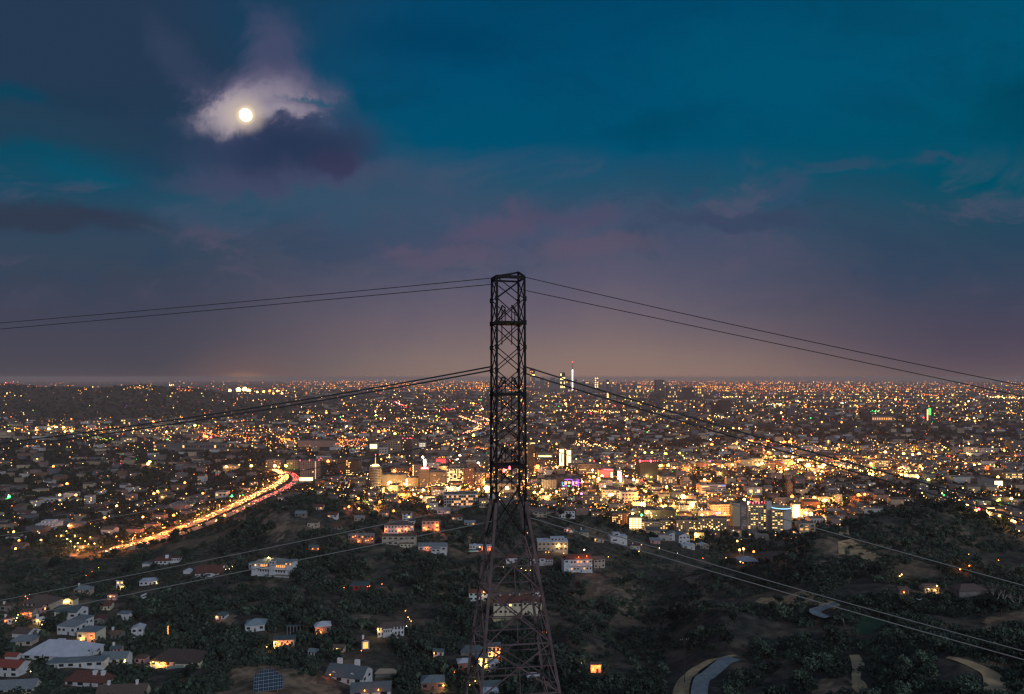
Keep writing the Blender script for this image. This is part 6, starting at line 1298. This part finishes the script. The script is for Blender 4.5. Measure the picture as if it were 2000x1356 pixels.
def bare_tree(px, py, s, label, seed):
    p = P(px, py); o = thing('eucalyptus_tree', label, 'eucalyptus', p); g_ = random.Random(seed); mb = MB()
    tips = []
    def grow(a, d, L, r, n):
        b = a+d*L; mb_r = r
        x = d.cross(Vector((.2, 1, .1))).normalized(); y = x.cross(d); k = len(mb.v)
        for q, rr in ((a, r), (b, r*.68)):
            for i in range(5): an = i*6.283/5; mb.v.append(tuple(q+x*rr*math.cos(an)+y*rr*math.sin(an)))
        for i in range(5): j = (i+1) % 5; mb.f.append((k+i, k+j, k+5+j, k+5+i)); mb.mi.append(0)
        if n == 0: tips.append(b); return
        for q in range(2 if n > 3 else 3):
            nd = (d+Vector((g_.uniform(-.65, .65), g_.uniform(-.5, .5), g_.uniform(-.05, .4)))).normalized(); grow(b, nd, L*g_.uniform(.68, .9), r*.66, n-1)
    for q in (-.22, .3): grow(Vector((q*2, 0, -1)), Vector((q, 0, 1)).normalized(), 4.2*s, .36*s, 4)
    mb.build('trunk', M_barkpale, o)
    bl = [(t_.x, t_.y, t_.z, 1.5*s) for t_ in tips]; V, Fc = leaf_cloud(bl, 620, .3, seed, .8); link('crown', np_mesh('crown', V, Fc, [M_leaf2]), o); USED.append((p.x, p.y))
bare_tree(1952, 1188, 1.0, 'tall eucalyptus with pale forking trunks standing alone on the right slope', 3); bare_tree(1984, 1184, .6, 'smaller pale trunked eucalyptus at the right edge', 8); bare_tree(1652, 1222, .45, 'slim pale stemmed young eucalyptus left of the lawn', 12)

# ------------------------------------------------------------------ single trees of the hillside (each one a tree)
ROADPT = [P(x, y) for x, y in ((1378,1322),(1402,1302),(1425,1292),(1360,1350),(1340,1340),(1636,1183),(1610,1188),(1596,1196),(1600,1206),(1675,1302),(1676,1325),(1683,1350),(1670,1285),(1900,1300),(1925,1315),(1940,1335),(1948,1352),(1650,1045),(1658,1062),(1675,1078),(1700,1088),(1500,1172),(1540,1173),(1580,1176),(1690,1225),(1715,1222),(1700,1212))]
ROADPT += [P(x, y) for x in range(465, 680, 18) for y in range(1300, 1400, 16) if y > 1300+max(0, (x-520))*.32]
def free(px, py, p, rad=5):
    if 1300 < px < 1445 and py > 1270 and not (px > 1412 and py > 1312+max(0, 1440-px)*.9): return False
    if 1640 < px < 1700 and 1272 < py < 1372 and g.random() < .6: return False
    for a, b, c, d in HB:
        if a-3 < px < b+3 and c+2 < py < d+2: return False
    for q in ROADPT:
        if abs(p.x-q.x) < rad+3 and abs(p.y-q.y) < rad+5: return False
    for q in cl[::4]+cr[::4]:
        if abs(p.x-q.x) < 16 and abs(p.y-q.y) < 16: return False
    return True
FEAT = [(345,1052,'round',1.6),(362,1046,'round',1.3),(398,1034,'round',1.2),(432,1024,'round',1.6),(448,1020,'round',1.1),(486,1003,'round',1.3),(300,1072,'round',1.3),(318,1066,'round',1.0),(275,1082,'round',1.5),(520,985,'round',1.2),(1600,1040,'round',1.2),(1620,1030,'round',1.3),(1700,1008,'round',1.3),(1730,1000,'round',1.2),(1760,994,'round',1.0),(1850,1000,'round',1.2),(1880,1006,'round',1.0),(1920,1018,'round',1.1),(1960,1030,'round',1.2),(590,968,'round',1.3),(620,965,'round',1.2),(660,970,'round',1.4),(700,974,'cypress',1.4),(735,975,'cypress',1.6),(742,978,'cypress',1.3),(770,984,'round',1.3),(930,998,'round',1.4),(1200,1036,'round',1.4),(1170,1030,'round',1.2),(1008,990,'pine',.8),(1020,985,'round',1.5),(1035,1000,'round',1.5),(1075,1018,'round',1.2),(1095,1012,'round',1.6),(1110,1022,'round',1.4),(1418,1062,'cypress',1.9),(1408,1068,'pine',1.0),(1428,1070,'round',1.3),(1437,1048,'round',.9),(1530,1052,'round',1.4),(1545,1056,'round',1.3),(1510,1060,'round',1.2),(120,1220,'round',1.1),(95,1238,'round',1.45),(295,1230,'palm',1.0),(302,1226,'palm',.9),(262,1190,'palm',.8),(268,1192,'palm',.8),(400,1290,'palm',1.0),(345,1275,'palm',.8),(415,1250,'round',1.2),(430,1245,'round',1.1),(1150,1250,'round',1.4),(880,1062,'round',.9),(905,1062,'round',1.0),(240,1148,'round',1.2),(252,1152,'round',1.3),(262,1150,'round',1.1),(1262,1020,'round',1.0)]
used = []; cnt = 0
TG = {'round': ('broad dark tree', 'broad trees of the slope', 'tree', 'tree'), 'sage': ('grey-green bushy tree', 'bushy trees on the right slope', 'bushy_tree', 'bushy tree'), 'palm': ('thin trunked palm', 'palms in the left gardens', 'palm_tree', 'palm tree'), 'cypress': ('narrow cypress', 'cypresses on the slope', 'cypress_tree', 'cypress'), 'pine': ('layered pine', 'pines on the slope', 'pine_tree', 'pine')}
def putt(px, py, k, s):
    global cnt
    l, gr, nm, ct = TG[k]; l = ('large ' if s > 1.15 else 'small ' if s < .85 else 'mid-sized ')+l+', '+where(px, py); place_tree(px, py, k, s, l, gr, nm, ct); cnt += 1
for f in FEAT: putt(*f)
g = random.Random(77); pts_ = []; tr = 0
# hedge of clipped firs before the terrace
for k in range(13): px = 70+k*13+g.uniform(-3, 3); py = 1324-k*.8+g.uniform(-3, 3); putt(px, py, 'cypress', g.uniform(.55, .8)) if not (120 < px < 212 and py > 1312) else None
while cnt < 298 and tr < 8000:
    tr += 1; px = g.uniform(-20, 2020); py = g.uniform(960, 1400)**1.0
    p = P(px, py)
    if p.z < 6 or p.y > 1000: continue
    big = px < 1130 or (1150 < px < 1300 and py > 1200)
    s = g.uniform(.7, 1.3)+(g.random() < .2)*.5; kind = 'round' if big else ('sage' if g.random() < .7 else 'round')
    if px > 1130 and py < 1180 and g.random() < .45: continue
    if kind == 'round' and g.random() < .06: kind = 'pine'
    hpx = 8*s*F/p.y; w_ = 4*s*F/p.y
    if not free(px, py, p, 5*s): continue
    if any(a-w_ < px < b+w_ and py-hpx < d-12 and py > c for a, b, c, d in HB) and g.random() < .8: continue
    if any((p.x-q.x)**2+(p.y-q.y)**2 < (5.5*s)**2 for q in used): continue
    used.append(p); putt(px, py, kind, s if kind != 'pine' else .7)
# the woods and brush between them: nobody could count these
cs = []; cs2 = []; tr = 0
for k_ in range(420):            # big crowns along the ridge lines
    px = g.uniform(180, 2040)
    yy = np.arange(380, 1000, 6.0); xx = (px-1000)/F*yy; rr = HY-F*(height(xx, yy)-CZ)/yy; i_ = int(np.argmin(rr+(height(xx, yy) < 6)*999)); y = float(yy[i_])+g.uniform(-22, 12); x = (px-1000)/F*y
    if free(px, HY-F*(H(x, y)-CZ)/y, Vector((x, y, 0)), 3) and H(x, y) > 8: cs.append((x, y, H(x, y)-.3, g.uniform(1.6, 4.0), g.uniform(.9, 1.6)))
while len(cs)+len(cs2) < 17000 and tr < 60000:
    tr += 1; px = g.uniform(-80, 2090); py = g.uniform(955, 1440); p = P(px, py)
    if p.z < 3 or p.y > 1000 or p.y < 140: continue
    n1 = noise.fractal(Vector((p.x*.02, p.y*.02, 3)), .8, 2, 3)
    wood = px < 1140
    if n1 < (-.16 if wood else -.2) : continue
    r = g.uniform(1.0, 3.0)+(g.random() < .15)*2.2 if wood else g.uniform(.6, 2.2)
    if not wood and g.random() < .12: r *= 1.6
    if not free(px, py, p, r): continue
    r = min(r, 2.6 if p.y < 300 else 9)
    if any(a-4 < px < b+4 and c < py-8 and py-r*1.5*F/p.y < d-16*350/p.y-2 and py > c for a, b, c, d in HB): continue
    (cs if (wood and g.random() < .8) or g.random() < .35 else cs2).append((p.x, p.y, p.z-.2, r, g.uniform(.7, 1.5)))
for nm, c_, m_, lb in (('woodland', cs, M_leaf, 'dark woodland and scrub covering the hillsides'), ('brush', cs2, M_leaf2, 'grey-green brush over the dry slopes')):
    V, Fc = foliage(np.array(c_), 46, .20, crng); tag(link(nm, np_mesh(nm, V, Fc, [m_])), lb, 'vegetation', kind='stuff')
# ------------------------------------------------------------------ haze
def build_haze():
    mb = MB(); mb.box(-110000, 110000, -600, 38000, -20, CZ+14)
    m = bpy.data.materials.new('haze'); m.use_nodes = True; nt = m.node_tree; nt.nodes.clear()
    v = nt.nodes.new('ShaderNodeVolumePrincipled'); o = nt.nodes.new('ShaderNodeOutputMaterial')
    v.inputs['Color'].default_value = (.90, .68, .63, 1); v.inputs['Density'].default_value = 4.1e-5; v.inputs['Anisotropy'].default_value = 0
    nt.links.new(v.outputs[0], o.inputs['Volume'])
    m.cycles.homogeneous_volume = True
    tag(mb.build('haze', m), None, None, kind='stuff')
build_haze()
